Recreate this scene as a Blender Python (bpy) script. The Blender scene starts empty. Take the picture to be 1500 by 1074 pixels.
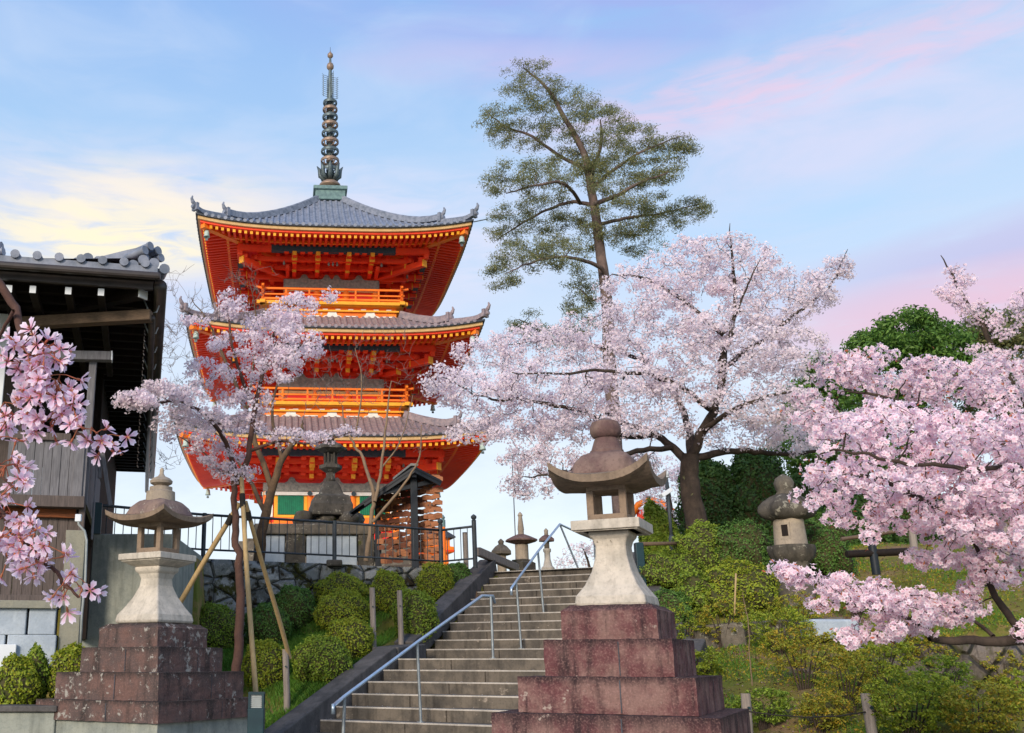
import bpy, math, random
import numpy as np
from mathutils import Vector, Matrix
R = math.radians
scene = bpy.context.scene
random.seed(7)
rng = np.random.default_rng(11)

# ------------------------------------------------------------------ camera
F, PX, PY, PITCH, EZ = 1450.0, 500.0, 575.0, R(15.2), 1.6      # focal length and principal point in photograph pixels
cam_d = bpy.data.cameras.new('camera')
cam = bpy.data.objects.new('camera', cam_d)
scene.collection.objects.link(cam)
cam.location = (0, 0, EZ)
cam.rotation_euler = (R(90) + PITCH, 0, 0)
cam_d.sensor_width = 36.0
cam_d.lens = 36.0 * F / 1500.0
cam_d.shift_x = (750 - PX) / 1500.0
cam_d.shift_y = (PY - 537) / 1500.0
cam_d.clip_start = 0.05
cam_d.clip_end = 3000
scene.camera = cam

# ------------------------------------------------------------------ world
SUN_AZ, SUN_EL = R(207), R(21)                                    # compass style: clockwise from +Y
world = bpy.data.worlds.new('World'); scene.world = world; world.use_nodes = True
wt = world.node_tree; wt.nodes.clear()
def wn(t, **k):
    n = wt.nodes.new(t)
    for a, b in k.items(): setattr(n, a, b)
    return n
def wm(op, a, b=None, c=None, clamp=False):
    n = wn('ShaderNodeMath', operation=op, use_clamp=clamp)
    for i, v in enumerate((a, b, c)):
        if v is None: continue
        if isinstance(v, (int, float)): n.inputs[i].default_value = v
        else: wt.links.new(v, n.inputs[i])
    return n.outputs[0]
def s2l(c):
    return tuple(((x / 255) / 12.92 if x / 255 <= .04045 else ((x / 255 + .055) / 1.055) ** 2.4) for x in c)
out = wn('ShaderNodeOutputWorld')
tc = wn('ShaderNodeTexCoord')
sep = wn('ShaderNodeSeparateXYZ'); wt.links.new(tc.outputs['Generated'], sep.inputs[0])
az = wm('MULTIPLY', wm('ARCTAN2', sep.outputs[0], sep.outputs[1]), 57.2958)
el = wm('MULTIPLY', wm('ARCSINE', sep.outputs[2]), 57.2958)
ramp = wn('ShaderNodeValToRGB')
wt.links.new(wm('DIVIDE', el, 60.0, clamp=True), ramp.inputs[0])
stops = [(0, (236, 244, 250)), (8, (230, 241, 249)), (14, (220, 232, 246)), (21, (196, 216, 241)), (28, (166, 203, 240)), (37, (140, 180, 235)), (60, (120, 160, 225))]
cr = ramp.color_ramp
while len(cr.elements) < len(stops): cr.elements.new(.5)
for e, (p, c) in zip(cr.elements, stops): e.position = p / 60; e.color = (*s2l(c), 1)
sky_col = ramp.outputs[0]
def wnoise(scale, sx, sy, detail=6, rough=.55, off=0.0, dist=0.0):
    comb = wn('ShaderNodeCombineXYZ')
    wt.links.new(wm('MULTIPLY', az, sx), comb.inputs[0]); wt.links.new(wm('MULTIPLY', el, sy), comb.inputs[1]); comb.inputs[2].default_value = off
    n = wn('ShaderNodeTexNoise'); n.inputs['Scale'].default_value = scale; n.inputs['Detail'].default_value = detail
    n.inputs['Roughness'].default_value = rough; n.inputs['Distortion'].default_value = dist
    wt.links.new(comb.outputs[0], n.inputs['Vector'])
    return n.outputs[0]
def blob(a0, e0, ra, re, tilt=0.0):
    da = wm('SUBTRACT', az, a0)
    de = wm('SUBTRACT', wm('SUBTRACT', el, e0), wm('MULTIPLY', da, tilt))
    d = wm('ADD', wm('POWER', wm('ABSOLUTE', wm('DIVIDE', da, ra)), 2.0), wm('POWER', wm('ABSOLUTE', wm('DIVIDE', de, re)), 2.0))
    return wm('SUBTRACT', 1.0, d, clamp=True)
def lay(base, col, mask, amt=1.0):
    m = wn('ShaderNodeMixRGB'); wt.links.new(wm('MULTIPLY', mask, amt, clamp=True), m.inputs[0])
    wt.links.new(base, m.inputs[1]); m.inputs[2].default_value = (*s2l(col), 1)
    return m.outputs[0]
def sstep(v, a, b):
    n = wn('ShaderNodeMapRange', interpolation_type='SMOOTHSTEP'); wt.links.new(v, n.inputs[0])
    n.inputs[1].default_value = a; n.inputs[2].default_value = b
    return n.outputs[0]
nA = wnoise(.16, .55, 1.5, off=1.3, dist=.6); nB = wnoise(.22, .5, 2.2, off=5.1, dist=.4); nC = wnoise(.5, .45, 2.0, off=9.0, dist=.8)
def both(a, b): return wm('MULTIPLY', a, b, clamp=True)
sky_col = lay(sky_col, (196, 214, 242), sstep(nA, .35, .75), .55)                       # thin general veil
sky_col = lay(sky_col, (160, 170, 232), both(blob(26, 37, 34, 6), sstep(nB, .2, .7)), .9)
# cream and yellow clouds low on the left
sky_col = lay(sky_col, (222, 222, 238), both(blob(-10, 23.5, 22, 6.5), sstep(nC, .15, .75)), 1.0)
sky_col = lay(sky_col, (250, 238, 220), both(blob(-13, 25.2, 12, 3.2, .05), sstep(nB, .34, .62)), 1.0)
sky_col = lay(sky_col, (255, 243, 208), both(blob(-14, 23.4, 11, 2.4), sstep(nC, .36, .60)), 1.0)
sky_col = lay(sky_col, (188, 204, 238), both(blob(-12, 19.5, 11, 2.0), sstep(nB, .2, .7)), .7)
# pale band across the middle
sky_col = lay(sky_col, (222, 222, 242), both(blob(5, 24, 12, 5), sstep(nC, .25, .75)), .7)
# streaks upper right: cream below, pink above
sky_col = lay(sky_col, (214, 214, 240), both(blob(27, 27, 20, 4.5), sstep(nA, .2, .7)), .9)
sky_col = lay(sky_col, (230, 202, 226), both(blob(27, 29.8, 19, 2.2, .03), sstep(nC, .30, .68)), .85)
sky_col = lay(sky_col, (238, 194, 214), both(blob(30, 30.2, 12, 1.0, .03), sstep(nB, .25, .75)), .65)
sky_col = lay(sky_col, (214, 196, 230), both(blob(13, 32.5, 14, 1.8, -.10), sstep(nB, .15, .85)), .6)
sky_col = lay(sky_col, (176, 212, 246), both(blob(27, 22.6, 15, 2.4, .02), sstep(nB, .2, .7)), .85)
# broad mauve and rose bank low on the right
sky_col = lay(sky_col, (192, 190, 226), both(blob(37, 19.3, 15, 2.4, .05), sstep(nB, .08, .6)), .9)
sky_col = lay(sky_col, (228, 190, 210), both(blob(34, 16.8, 14, 2.6, .02), sstep(nC, .05, .55)), 1.0)
hsv = wn('ShaderNodeHueSaturation'); hsv.inputs['Saturation'].default_value = 0.97; hsv.inputs['Value'].default_value = 1.0
wt.links.new(sky_col, hsv.inputs['Color'])
bg1 = wn('ShaderNodeBackground'); bg1.inputs[1].default_value = 0.81; wt.links.new(hsv.outputs[0], bg1.inputs[0])
nish = wn('ShaderNodeTexSky'); nish.sky_type = 'NISHITA'; nish.sun_disc = False
nish.sun_elevation = SUN_EL; nish.sun_rotation = SUN_AZ
bg2 = wn('ShaderNodeBackground'); bg2.inputs[1].default_value = 0.012; wt.links.new(nish.outputs[0], bg2.inputs[0])
add = wn('ShaderNodeAddShader'); wt.links.new(bg1.outputs[0], add.inputs[0]); wt.links.new(bg2.outputs[0], add.inputs[1])
wt.links.new(add.outputs[0], out.inputs[0])

# ------------------------------------------------------------------ sun
sd = bpy.data.lights.new('sun', 'SUN'); sun = bpy.data.objects.new('sun', sd); scene.collection.objects.link(sun)
sd.energy = 2.7; sd.angle = R(16); sd.color = (1.0, .86, .70)
sdir = Vector((math.sin(SUN_AZ) * math.cos(SUN_EL), math.cos(SUN_AZ) * math.cos(SUN_EL), math.sin(SUN_EL)))
sun.rotation_euler = sdir.to_track_quat('Z', 'Y').to_euler()
sun.location = (-8, -8, 12)
scene.view_settings.view_transform = 'Standard'; scene.view_settings.look = 'None'
scene.view_settings.exposure = 0.36; scene.view_settings.gamma = 1.0
scene.render.engine = 'CYCLES'
scene.cycles.max_bounces = 8; scene.cycles.diffuse_bounces = 5; scene.cycles.transparent_max_bounces = 8

# ------------------------------------------------------------------ helpers
def ray(px, py):
    u = (px - PX) / F; v = (PY - py) / F
    return np.array((u, math.cos(PITCH) - v * math.sin(PITCH), math.sin(PITCH) + v * math.cos(PITCH)))
def at(px, py, Y):
    d = ray(px, py); k = Y / d[1]
    return np.array((d[0] * k, Y, EZ + d[2] * k))
def Zp(px, py, Y): return at(px, py, Y)[2]
C = scene.collection
ALL = []
def link(name, me, mat=None, parent=None):
    o = bpy.data.objects.new(name, me); C.objects.link(o)
    if mat: me.materials.append(mat)
    if parent: o.parent = parent
    return o
def thing(name, label, cat, loc=(0, 0, 0), rotz=0.0, group=None, kind=None):
    o = bpy.data.objects.new(name, None); C.objects.link(o)
    o.location = [float(a) for a in loc]; o.rotation_euler = (0, 0, rotz); o['label'] = label; o['category'] = cat
    o.empty_display_size = .2
    if group: o['group'] = group
    if kind: o['kind'] = kind
    return o
def tag(o, label=None, cat=None, group=None, kind=None):
    if label: o['label'] = label
    if cat: o['category'] = cat
    if group: o['group'] = group
    if kind: o['kind'] = kind
    return o
def dup(root, loc, rotz=0.0, label=None, group=None, scale=None):
    r = root.copy(); C.objects.link(r); r.location = [float(a) for a in loc]; r.rotation_euler = (0, 0, rotz)
    if scale: r.scale = scale
    if label: r['label'] = label
    if group: r['group'] = group
    for ch in list(root.children):
        c = ch.copy(); C.objects.link(c); c.parent = r
        for g in list(ch.children):
            d = g.copy(); C.objects.link(d); d.parent = c
    return r
def npmesh(name, verts, faces, attr=None, smooth=False):
    verts = np.asarray(verts, np.float32); faces = np.asarray(faces, np.int32)
    k = faces.shape[1]
    me = bpy.data.meshes.new(name)
    me.vertices.add(len(verts)); me.vertices.foreach_set('co', verts.ravel())
    me.loops.add(faces.size); me.loops.foreach_set('vertex_index', faces.ravel())
    me.polygons.add(len(faces)); me.polygons.foreach_set('loop_start', np.arange(0, faces.size, k, dtype=np.int32))
    if smooth: me.polygons.foreach_set('use_smooth', np.ones(len(faces), bool))
    if attr is not None:
        a = me.attributes.new('tint', 'FLOAT', 'POINT'); a.data.foreach_set('value', np.asarray(attr, np.float32))
    me.update(calc_edges=True)
    return me
class MB:
    def __init__(s): s.v = []; s.f = []
    def add(s, vs, fs):
        b = len(s.v); s.v += [tuple(float(q) for q in v) for v in vs]; s.f += [tuple(i + b for i in f) for f in fs]; return s
    def box(s, c, sz, rz=0.0, M=None, taper=1.0):
        hx, hy, hz = sz[0] / 2, sz[1] / 2, sz[2] / 2
        vs = []
        for z, t in ((-hz, 1), (hz, taper)):
            for x, y in ((-hx, -hy), (hx, -hy), (hx, hy), (-hx, hy)): vs.append(Vector((x * t, y * t, z)))
        if M is None: M = Matrix.Rotation(rz, 3, 'Z')
        vs = [M @ v + Vector(c) for v in vs]
        return s.add(vs, [(0, 3, 2, 1), (4, 5, 6, 7), (0, 1, 5, 4), (1, 2, 6, 5), (2, 3, 7, 6), (3, 0, 4, 7)])
    def b2(s, x0, x1, y0, y1, z0, z1): return s.box(((x0 + x1) / 2, (y0 + y1) / 2, (z0 + z1) / 2), (x1 - x0, y1 - y0, z1 - z0))
    def beam(s, p, q, w, h, up=(0, 0, 1)):
        p = Vector(p); q = Vector(q); d = q - p; L = d.length; d.normalize()
        u = Vector(up); sx = d.cross(u); sx.normalize(); uz = sx.cross(d)
        M = Matrix((sx, d, uz)).transposed()
        return s.box((p + q) / 2, (w, L, h), M=M)
    def tube(s, pts, rad, n=8, cap=True):
        pts = [Vector([float(a) for a in p]) for p in pts]
        if not hasattr(rad, '__len__'): rad = [rad] * len(pts)
        rings = []; prev = None
        for i, p in enumerate(pts):
            t = (pts[min(i + 1, len(pts) - 1)] - pts[max(i - 1, 0)])
            if t.length < 1e-9: t = Vector((0, 0, 1))
            t.normalize()
            if prev is None: a = Vector((1, 0, 0)) if abs(t.x) < .8 else Vector((0, 1, 0))
            else: a = prev
            u = a - t * a.dot(t)
            if u.length < 1e-6: u = t.orthogonal()
            u.normalize(); prev = u; w = t.cross(u)
            rings.append([p + (u * math.cos(2 * math.pi * k / n) + w * math.sin(2 * math.pi * k / n)) * rad[i] for k in range(n)])
        vs = [v for r in rings for v in r]; fs = []
        for i in range(len(rings) - 1):
            for k in range(n):
                fs.append((i * n + k, i * n + (k + 1) % n, (i + 1) * n + (k + 1) % n, (i + 1) * n + k))
        if cap:
            fs.append(tuple(range(n - 1, -1, -1))); fs.append(tuple((len(rings) - 1) * n + k for k in range(n)))
        return s.add(vs, fs)
    def lathe(s, prof, n=24, c=(0, 0, 0), sq=False, rz=0.0, cap=True, lobes=0, lobe=0.0):
        """prof: list of (r, z). sq=True makes it a square section (r = half side)."""
        vs = []; fs = []
        if sq: n = 4
        for r, z in prof:
            for k in range(n):
                if sq: a = math.pi / 4 + k * math.pi / 2 + rz; rr = r * math.sqrt(2)
                else: a = 2 * math.pi * k / n + rz; rr = r * (1 + lobe * math.cos(lobes * a))
                vs.append((c[0] + rr * math.cos(a), c[1] + rr * math.sin(a), c[2] + z))
        for i in range(len(prof) - 1):
            for k in range(n): fs.append((i * n + k, i * n + (k + 1) % n, (i + 1) * n + (k + 1) % n, (i + 1) * n + k))
        if cap: fs.append(tuple(range(n - 1, -1, -1))); fs.append(tuple((len(prof) - 1) * n + k for k in range(n)))
        return s.add(vs, fs)
    def build(s, name, mat, parent=None, smooth=False, bevel=0.0, seg=2, autos=None):
        me = bpy.data.meshes.new(name); me.from_pydata(s.v, [], s.f); me.update()
        if smooth:
            me.polygons.foreach_set('use_smooth', [True] * len(me.polygons))
            if autos: me.set_sharp_from_angle(angle=R(autos))
        o = link(name, me, mat, parent)
        if bevel:
            m = o.modifiers.new('Bevel', 'BEVEL'); m.width = bevel; m.segments = seg; m.limit_method = 'ANGLE'; m.angle_limit = R(35)
        return o

# ------------------------------------------------------------------ materials
def lin(c): return (*s2l(c), 1)
class NT:
    def __init__(s, name):
        s.m = bpy.data.materials.new(name); s.m.use_nodes = True; s.t = s.m.node_tree; s.t.nodes.clear()
        s.out = s.t.nodes.new('ShaderNodeOutputMaterial'); s.b = s.t.nodes.new('ShaderNodeBsdfPrincipled'); s.L(s.b.outputs[0], s.out.inputs[0])
        s.tc = s.t.nodes.new('ShaderNodeTexCoord')
    def L(s, a, b): s.t.links.new(a, b)
    def n(s, t, **k):
        q = s.t.nodes.new(t)
        for a, b in k.items(): setattr(q, a, b)
        return q
    def coord(s, stretch=(1, 1, 1), kind='Object'):
        mp = s.n('ShaderNodeMapping'); mp.inputs['Scale'].default_value = stretch; s.L(s.tc.outputs[kind], mp.inputs[0]); return mp.outputs[0]
    def noise(s, scale, detail=6, rough=.6, stretch=(1, 1, 1), dist=0.0):
        q = s.n('ShaderNodeTexNoise'); q.inputs['Scale'].default_value = scale; q.inputs['Detail'].default_value = detail; q.inputs['Roughness'].default_value = rough
        q.inputs['Distortion'].default_value = dist
        s.L(s.coord(stretch), q.inputs['Vector']); return q.outputs[0]
    def ramp(s, v, a, b):
        q = s.n('ShaderNodeMapRange', interpolation_type='SMOOTHSTEP'); s.L(v, q.inputs[0]); q.inputs[1].default_value = a; q.inputs[2].default_value = b; return q.outputs[0]
    def mix(s, f, a, b):
        q = s.n('ShaderNodeMixRGB')
        if isinstance(f, (int, float)): q.inputs[0].default_value = f
        else: s.L(f, q.inputs[0])
        for i, v in ((1, a), (2, b)):
            if isinstance(v, tuple): q.inputs[i].default_value = v if len(v) == 4 else (*v, 1)
            else: s.L(v, q.inputs[i])
        return q.outputs[0]
    def math(s, op, a, b):
        q = s.n('ShaderNodeMath', operation=op)
        for i, v in enumerate((a, b)):
            if isinstance(v, (int, float)): q.inputs[i].default_value = v
            else: s.L(v, q.inputs[i])
        return q.outputs[0]
    def up(s):
        g = s.n('ShaderNodeNewGeometry'); x = s.n('ShaderNodeSeparateXYZ'); s.L(g.outputs['Normal'], x.inputs[0]); return x.outputs[2]
    def fin(s, col, rough=.8, bump=None, bs=.3, bd=.02, spec=.3):
        if isinstance(col, tuple): s.b.inputs['Base Color'].default_value = col if len(col) == 4 else (*col, 1)
        else: s.L(col, s.b.inputs['Base Color'])
        s.b.inputs['Roughness'].default_value = rough; s.b.inputs['Specular IOR Level'].default_value = spec
        if bump is not None:
            q = s.n('ShaderNodeBump'); q.inputs['Strength'].default_value = bs; q.inputs['Distance'].default_value = bd
            s.L(bump, q.inputs['Height']); s.L(q.outputs[0], s.b.inputs['Normal'])
        return s.m
def m_simple(name, a, b=None, scale=6, rough=.75, bs=.25, stretch=(1, 1, 1), spec=.3, bd=.01, metal=0.0):
    n = NT(name); v = n.noise(scale, stretch=stretch)
    if b is None: b = tuple(x * .7 for x in a[:3])
    m = n.fin(n.mix(n.ramp(v, .35, .7), a, b), rough, n.noise(scale * 5, stretch=stretch), bs, bd, spec)
    n.b.inputs['Metallic'].default_value = metal
    return m
def m_stone(name, base, second, dark, lichen, lth=.60, lsc=9.0, streak=.5, moss=None, mth=.55, rough=.9, top=0.0):
    n = NT(name)
    c = n.mix(n.ramp(n.noise(3.6, 7, .68), .38, .62), base, second)
    g = n.ramp(n.noise(3.0, 5, stretch=(3.5, 3.5, .5)), .45, .75)                  # rain streaks
    c = n.mix(n.math('MULTIPLY', g, streak), c, dark)
    c = n.mix(n.math('MULTIPLY', n.ramp(n.noise(40, 3), .5, .75), .35), c, dark)
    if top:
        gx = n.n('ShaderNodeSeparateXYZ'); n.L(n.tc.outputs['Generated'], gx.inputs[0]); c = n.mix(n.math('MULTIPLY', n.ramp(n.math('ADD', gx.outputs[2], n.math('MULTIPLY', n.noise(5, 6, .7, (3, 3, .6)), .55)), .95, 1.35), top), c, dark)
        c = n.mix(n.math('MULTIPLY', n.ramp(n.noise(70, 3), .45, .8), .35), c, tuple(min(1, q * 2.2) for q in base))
    if lichen:
        c = n.mix(n.ramp(n.math('ADD', n.math('MULTIPLY', n.noise(lsc, 9, .72), .75), n.math('MULTIPLY', n.noise(1.4, 2), .25)), lth, lth + .05), c, lichen)
    if moss:
        mm = n.math('MULTIPLY', n.ramp(n.noise(3.2, 6), mth, mth + .1), 1.0)
        c = n.mix(mm, c, moss)
    return n.fin(c, rough, n.math('ADD', n.noise(30, 8, .7), n.math('MULTIPLY', n.noise(6, 4), 1.5)), .45, .012, .2)
def m_wood(name, a, b, sc=8, stretch=(8, 8, .6), rough=.8, bs=.4):
    n = NT(name); v = n.noise(sc, 8, .65, stretch)
    c = n.mix(n.ramp(v, .3, .7), a, b); c = n.mix(n.math('MULTIPLY', n.ramp(n.noise(1.6, 4), .45, .75), .4), c, tuple(x * .55 for x in a[:3]))
    return n.fin(c, rough, v, bs, .006, .25)
def m_leaf(name, cols, trans=.3, rough=.55, tint=None, spec=.3):
    """cols: list of base colours chosen per leaf; tint: colour at attribute 'tint' = 1."""
    n = NT(name); g = n.n('ShaderNodeNewGeometry'); rp = n.n('ShaderNodeValToRGB')
    n.L(g.outputs['Random Per Island'], rp.inputs[0]); cr = rp.color_ramp
    while len(cr.elements) < len(cols): cr.elements.new(.5)
    for i, (e, c) in enumerate(zip(cr.elements, cols)): e.position = i / max(1, len(cols) - 1); e.color = (*c[:3], 1)
    c = rp.outputs[0]
    big = n.ramp(n.noise(1.1, 3), .35, .65)
    hs = n.n('ShaderNodeHueSaturation'); n.L(c, hs.inputs['Color']); n.L(n.math('ADD', n.math('MULTIPLY', big, .22), .88), hs.inputs['Value']); c = hs.outputs[0]
    if tint:
        at_ = n.n('ShaderNodeAttribute'); at_.attribute_name = 'tint'; c = n.mix(at_.outputs['Fac'], c, tint)
    n.fin(c, rough, spec=spec)
    tr = n.n('ShaderNodeBsdfTranslucent'); n.L(c, tr.inputs[0])
    mx = n.n('ShaderNodeMixShader'); mx.inputs[0].default_value = trans; n.L(n.b.outputs[0], mx.inputs[1]); n.L(tr.outputs[0], mx.inputs[2]); n.L(mx.outputs[0], n.out.inputs[0])
    return n.m
M = {}
def m_lacquer(name, a, b, soot):
    n = NT(name); c = n.mix(n.ramp(n.noise(1.2, 5), .35, .65), a, b); c = n.mix(n.math('MULTIPLY', n.ramp(n.noise(6, 8, .7, (1, 1, .35)), .52, .75), .45), c, soot)
    return n.fin(c, .55, n.noise(14, 5), .1, .01, .35)
M['verm'] = m_lacquer('vermilion_lacquer', (.93, .068, .012), (.84, .046, .012), (.55, .035, .012))
M['verm_deep'] = m_lacquer('deep_vermilion', (.95, .036, .022), (.84, .026, .024), (.60, .02, .018))
M['orange'] = m_lacquer('orange_lacquer', (.95, .24, .014), (.90, .17, .012), (.66, .10, .012))
M['gold'] = m_simple('yellow_ochre_paint', (.90, .42, .03), (.85, .34, .02), 5, .5, .05)
M['fascia'] = m_simple('tan_fascia', (.62, .40, .18), (.52, .32, .13), 5, .6, .1)
M['tile'] = m_simple('grey_roof_tile', (.24, .26, .32), (.12, .14, .18), 5, .45, .3, spec=.5)
M['tile_old'] = m_simple('aged_roof_tile', (.33, .26, .27), (.17, .15, .18), 6, .5, .3, spec=.45)
M['tile_dark'] = m_simple('dark_tile_edge', (.06, .07, .09), (.03, .035, .045), 6, .6, .3)
M['bluebeam'] = m_simple('teal_black_beam', (.045, .075, .09), (.03, .05, .07), 8, .6, .1)
M['greybeam'] = m_simple('faded_painted_beam', (.30, .29, .25), (.16, .17, .16), 9, .7, .1)
M['white'] = m_simple('white_plaster', (.80, .79, .74), (.70, .69, .64), 5, .7, .1)
M['green'] = m_simple('green_lattice', (.008, .20, .10), (.006, .15, .08), 6, .5, .1)
M['bronze'] = m_simple('weathered_bronze', (.13, .17, .18), (.07, .09, .10), 7, .5, .3, metal=.4)
M['bronze_tan'] = m_simple('brown_bronze', (.32, .22, .16), (.20, .15, .12), 7, .5, .3, metal=.3)
M['verdigris'] = m_simple('verdigris_copper', (.16, .26, .25), (.09, .15, .16), 6, .6, .3)
M['bell'] = m_simple('pale_green_bell', (.50, .60, .54), (.25, .36, .33), 9, .5, .2)
M['st_body'] = m_stone('pale_granite', (.60, .54, .46), (.46, .42, .36), (.20, .18, .15), (.14, .12, .09), .62, 12, .55, top=.0)
M['st_roof'] = m_stone('weathered_cap_stone', (.24, .17, .14), (.16, .11, .11), (.05, .045, .04), (.40, .36, .29), .55, 9, .5)
M['st_rim'] = m_stone('buff_granite', (.40, .33, .25), (.30, .25, .20), (.12, .10, .08), (.18, .16, .12), .64, 12, .4)
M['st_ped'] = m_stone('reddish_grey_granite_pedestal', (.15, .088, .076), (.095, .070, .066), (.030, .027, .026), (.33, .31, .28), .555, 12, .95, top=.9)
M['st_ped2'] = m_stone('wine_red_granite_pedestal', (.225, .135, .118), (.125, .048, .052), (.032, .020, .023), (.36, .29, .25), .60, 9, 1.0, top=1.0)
M['st_rim2'] = m_stone('brown_granite_rim', (.27, .20, .145), (.19, .145, .11), (.07, .055, .045), (.32, .27, .2), .62, 10, .5)
M['st_cap'] = m_stone('purple_brown_cap_stone', (.22, .150, .125), (.135, .080, .076), (.045, .033, .031), (.30, .22, .18), .64, 9, .5)
M['st_old'] = m_stone('old_grey_stone', (.17, .145, .115), (.105, .092, .075), (.04, .04, .035), (.32, .30, .24), .57, 9, .5)
M['st_dark'] = m_stone('dark_mossy_stone', (.105, .092, .076), (.062, .056, .048), (.024, .022, .018), (.27, .25, .20), .56, 8, .5, moss=(.065, .068, .02), mth=.58)
M['concrete'] = m_stone('stained_concrete', (.32, .335, .29), (.24, .26, .235), (.12, .13, .115), None, streak=.55)
M['conc_lt'] = m_stone('light_concrete', (.30, .29, .23), (.25, .25, .21), (.15, .14, .11), None, streak=.3)
M['step'] = m_stone('worn_granite_steps', (.165, .14, .112), (.10, .088, .074), (.040, .036, .031), (.32, .27, .22), .60, 6, .7)
M['nosing'] = m_stone('pale_worn_lit_nosing', (.52, .48, .43), (.38, .355, .32), (.18, .16, .14), None, streak=.3)  # lighter stone strip; light catching the step edge is also put into its colour
M['kerb'] = m_stone('dark_kerb_stone', (.13, .12, .115), (.085, .08, .078), (.03, .03, .03), (.22, .20, .17), .62, 10, .4)
M['rail'] = m_simple('galvanised_handrail', (.46, .58, .70), (.38, .50, .64), 10, .3, .05, spec=.6, metal=.6)
M['railpost'] = m_simple('galvanised_post', (.34, .38, .40), (.22, .25, .27), 10, .4, .1, metal=.5)
M['fence'] = m_simple('dark_painted_iron', (.045, .058, .068), (.03, .035, .042), 8, .5, .1)
M['oldwood'] = m_wood('grey_weathered_board', (.215, .21, .225), (.12, .118, .13))
M['brownwood'] = m_wood('brown_weathered_board', (.145, .115, .105), (.08, .066, .062))
M['beamwood'] = m_wood('brown_timber', (.17, .115, .075), (.10, .07, .05), stretch=(.6, 8, 8))
M['darkwood'] = m_wood('blackened_timber', (.022, .014, .011), (.010, .007, .006))
M['rustwood'] = m_wood('red_brown_timber', (.30, .09, .03), (.10, .04, .02), stretch=(.6, 8, 8))
M['gutter'] = m_simple('brown_gutter', (.050, .038, .034), (.03, .024, .022), 5, .4, .1, spec=.5)
M['pole'] = m_wood('peeled_log_pole', (.52, .38, .19), (.40, .27, .13), stretch=(5, 5, .6))
M['polegrey'] = m_wood('greyed_log', (.33, .28, .24), (.20, .17, .15), stretch=(6, 6, .5))
M['block'] = m_stone('pale_blue_stone_block', (.46, .52, .58), (.37, .43, .50), (.24, .28, .33), None, streak=.2)
M['iron_teal'] = m_simple('dark_teal_paint', (.015, .045, .055), (.010, .03, .04), 5, .45, .1)
M['lamp_grill'] = m_simple('pale_grill', (.35, .38, .38), (.25, .28, .28), 9, .5, .1)
M['plaque'] = m_wood('cedar_plaque', (.45, .19, .09), (.30, .12, .06), stretch=(1, 6, 6))
M['plaque_dark'] = m_wood('darker_cedar_plaque', (.22, .08, .045), (.14, .055, .035), stretch=(1, 6, 6))  # darker tone, mostly on the plaques set further back
M['blackpaint'] = m_simple('blue_black_paint', (.016, .022, .030), (.010, .014, .02), 5, .5, .1)
M['signwhite'] = m_simple('white_sign_board', (.72, .76, .80), (.66, .70, .76), 4, .5, .02)
M['bark'] = m_stone('cherry_bark', (.075, .055, .042), (.045, .034, .028), (.015, .012, .010), (.12, .12, .06), .60, 7, .6)
M['bark_young'] = m_stone('banded_cherry_bark', (.13, .070, .055), (.09, .05, .042), (.03, .02, .018), (.22, .17, .14), .62, 14, .2)
M['bark_tall'] = m_stone('evergreen_bark', (.17, .12, .105), (.10, .075, .068), (.03, .025, .022), (.24, .20, .18), .60, 8, .5)
M['bark_old'] = m_stone('gnarled_bark', (.16, .10, .055), (.09, .06, .04), (.03, .022, .018), (.18, .16, .08), .6, 7, .6)
M['twig_pale'] = m_simple('pale_twig', (.26, .18, .11), (.17, .12, .08), 5, .8, .2)
M['twig_grey'] = m_simple('grey_twig', (.22, .17, .15), (.14, .11, .10), 5, .8, .2)
PINKC = (.70, .20, .30)
M['bl_big'] = m_leaf('pale_cherry_blossom', [(.92, .87, .90), (.95, .92, .94), (.97, .95, .97), (.90, .82, .87), (.95, .91, .94)], .42, .6, (.82, .58, .66))
M['bl_young'] = m_leaf('lilac_cherry_blossom', [(.92, .88, .93), (.95, .91, .95), (.97, .94, .97), (.90, .84, .90)], .42, .6, (.78, .50, .60))
M['bl_right'] = m_leaf('pink_cherry_blossom', [(.94, .87, .92), (.96, .91, .95), (.97, .94, .97), (.93, .82, .88), (.96, .92, .95)], .42, .6, (.86, .42, .54))
M['bl_near'] = m_leaf('large_pink_petals', [(.86, .75, .95), (.90, .81, .96), (.94, .88, .98), (.89, .76, .92)], .42, .55, (.80, .16, .32))
M['pedicel'] = m_simple('red_brown_flower_stalk', (.42, .11, .06), (.30, .12, .05), 20, .6, .05)
M['stamen'] = m_simple('stamen', (.75, .45, .25), (.6, .2, .15), 20, .6, .05)
M['lf_tall'] = m_leaf('olive_evergreen_leaf', [(.15, .19, .09), (.22, .24, .10), (.30, .29, .11), (.18, .22, .14), (.38, .34, .12)], .45)
M['lf_dark'] = m_leaf('dark_evergreen_leaf', [(.035, .085, .022), (.06, .13, .03), (.09, .18, .04), (.045, .10, .03)], .3)
M['lf_bright'] = m_leaf('bright_evergreen_leaf', [(.07, .16, .025), (.12, .24, .045), (.18, .32, .06), (.06, .13, .03)], .35)
M['lf_az'] = m_leaf('azalea_leaf', [(.17, .27, .035), (.26, .38, .04), (.34, .45, .05), (.15, .25, .035), (.38, .42, .06)], .36)
M['lf_az_dark'] = m_leaf('deep_green_azalea_leaf', [(.07, .17, .035), (.12, .25, .05), (.17, .30, .06), (.07, .15, .035)], .3)
M['lf_az_yel'] = m_leaf('yellow_green_azalea_leaf', [(.24, .32, .035), (.34, .43, .04), (.43, .48, .045), (.24, .34, .035), (.50, .44, .045)], .38)
M['lf_loose'] = m_leaf('loose_azalea_leaf', [(.34, .34, .04), (.46, .43, .05), (.28, .36, .045), (.60, .36, .04), (.40, .44, .05)], .42)
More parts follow.
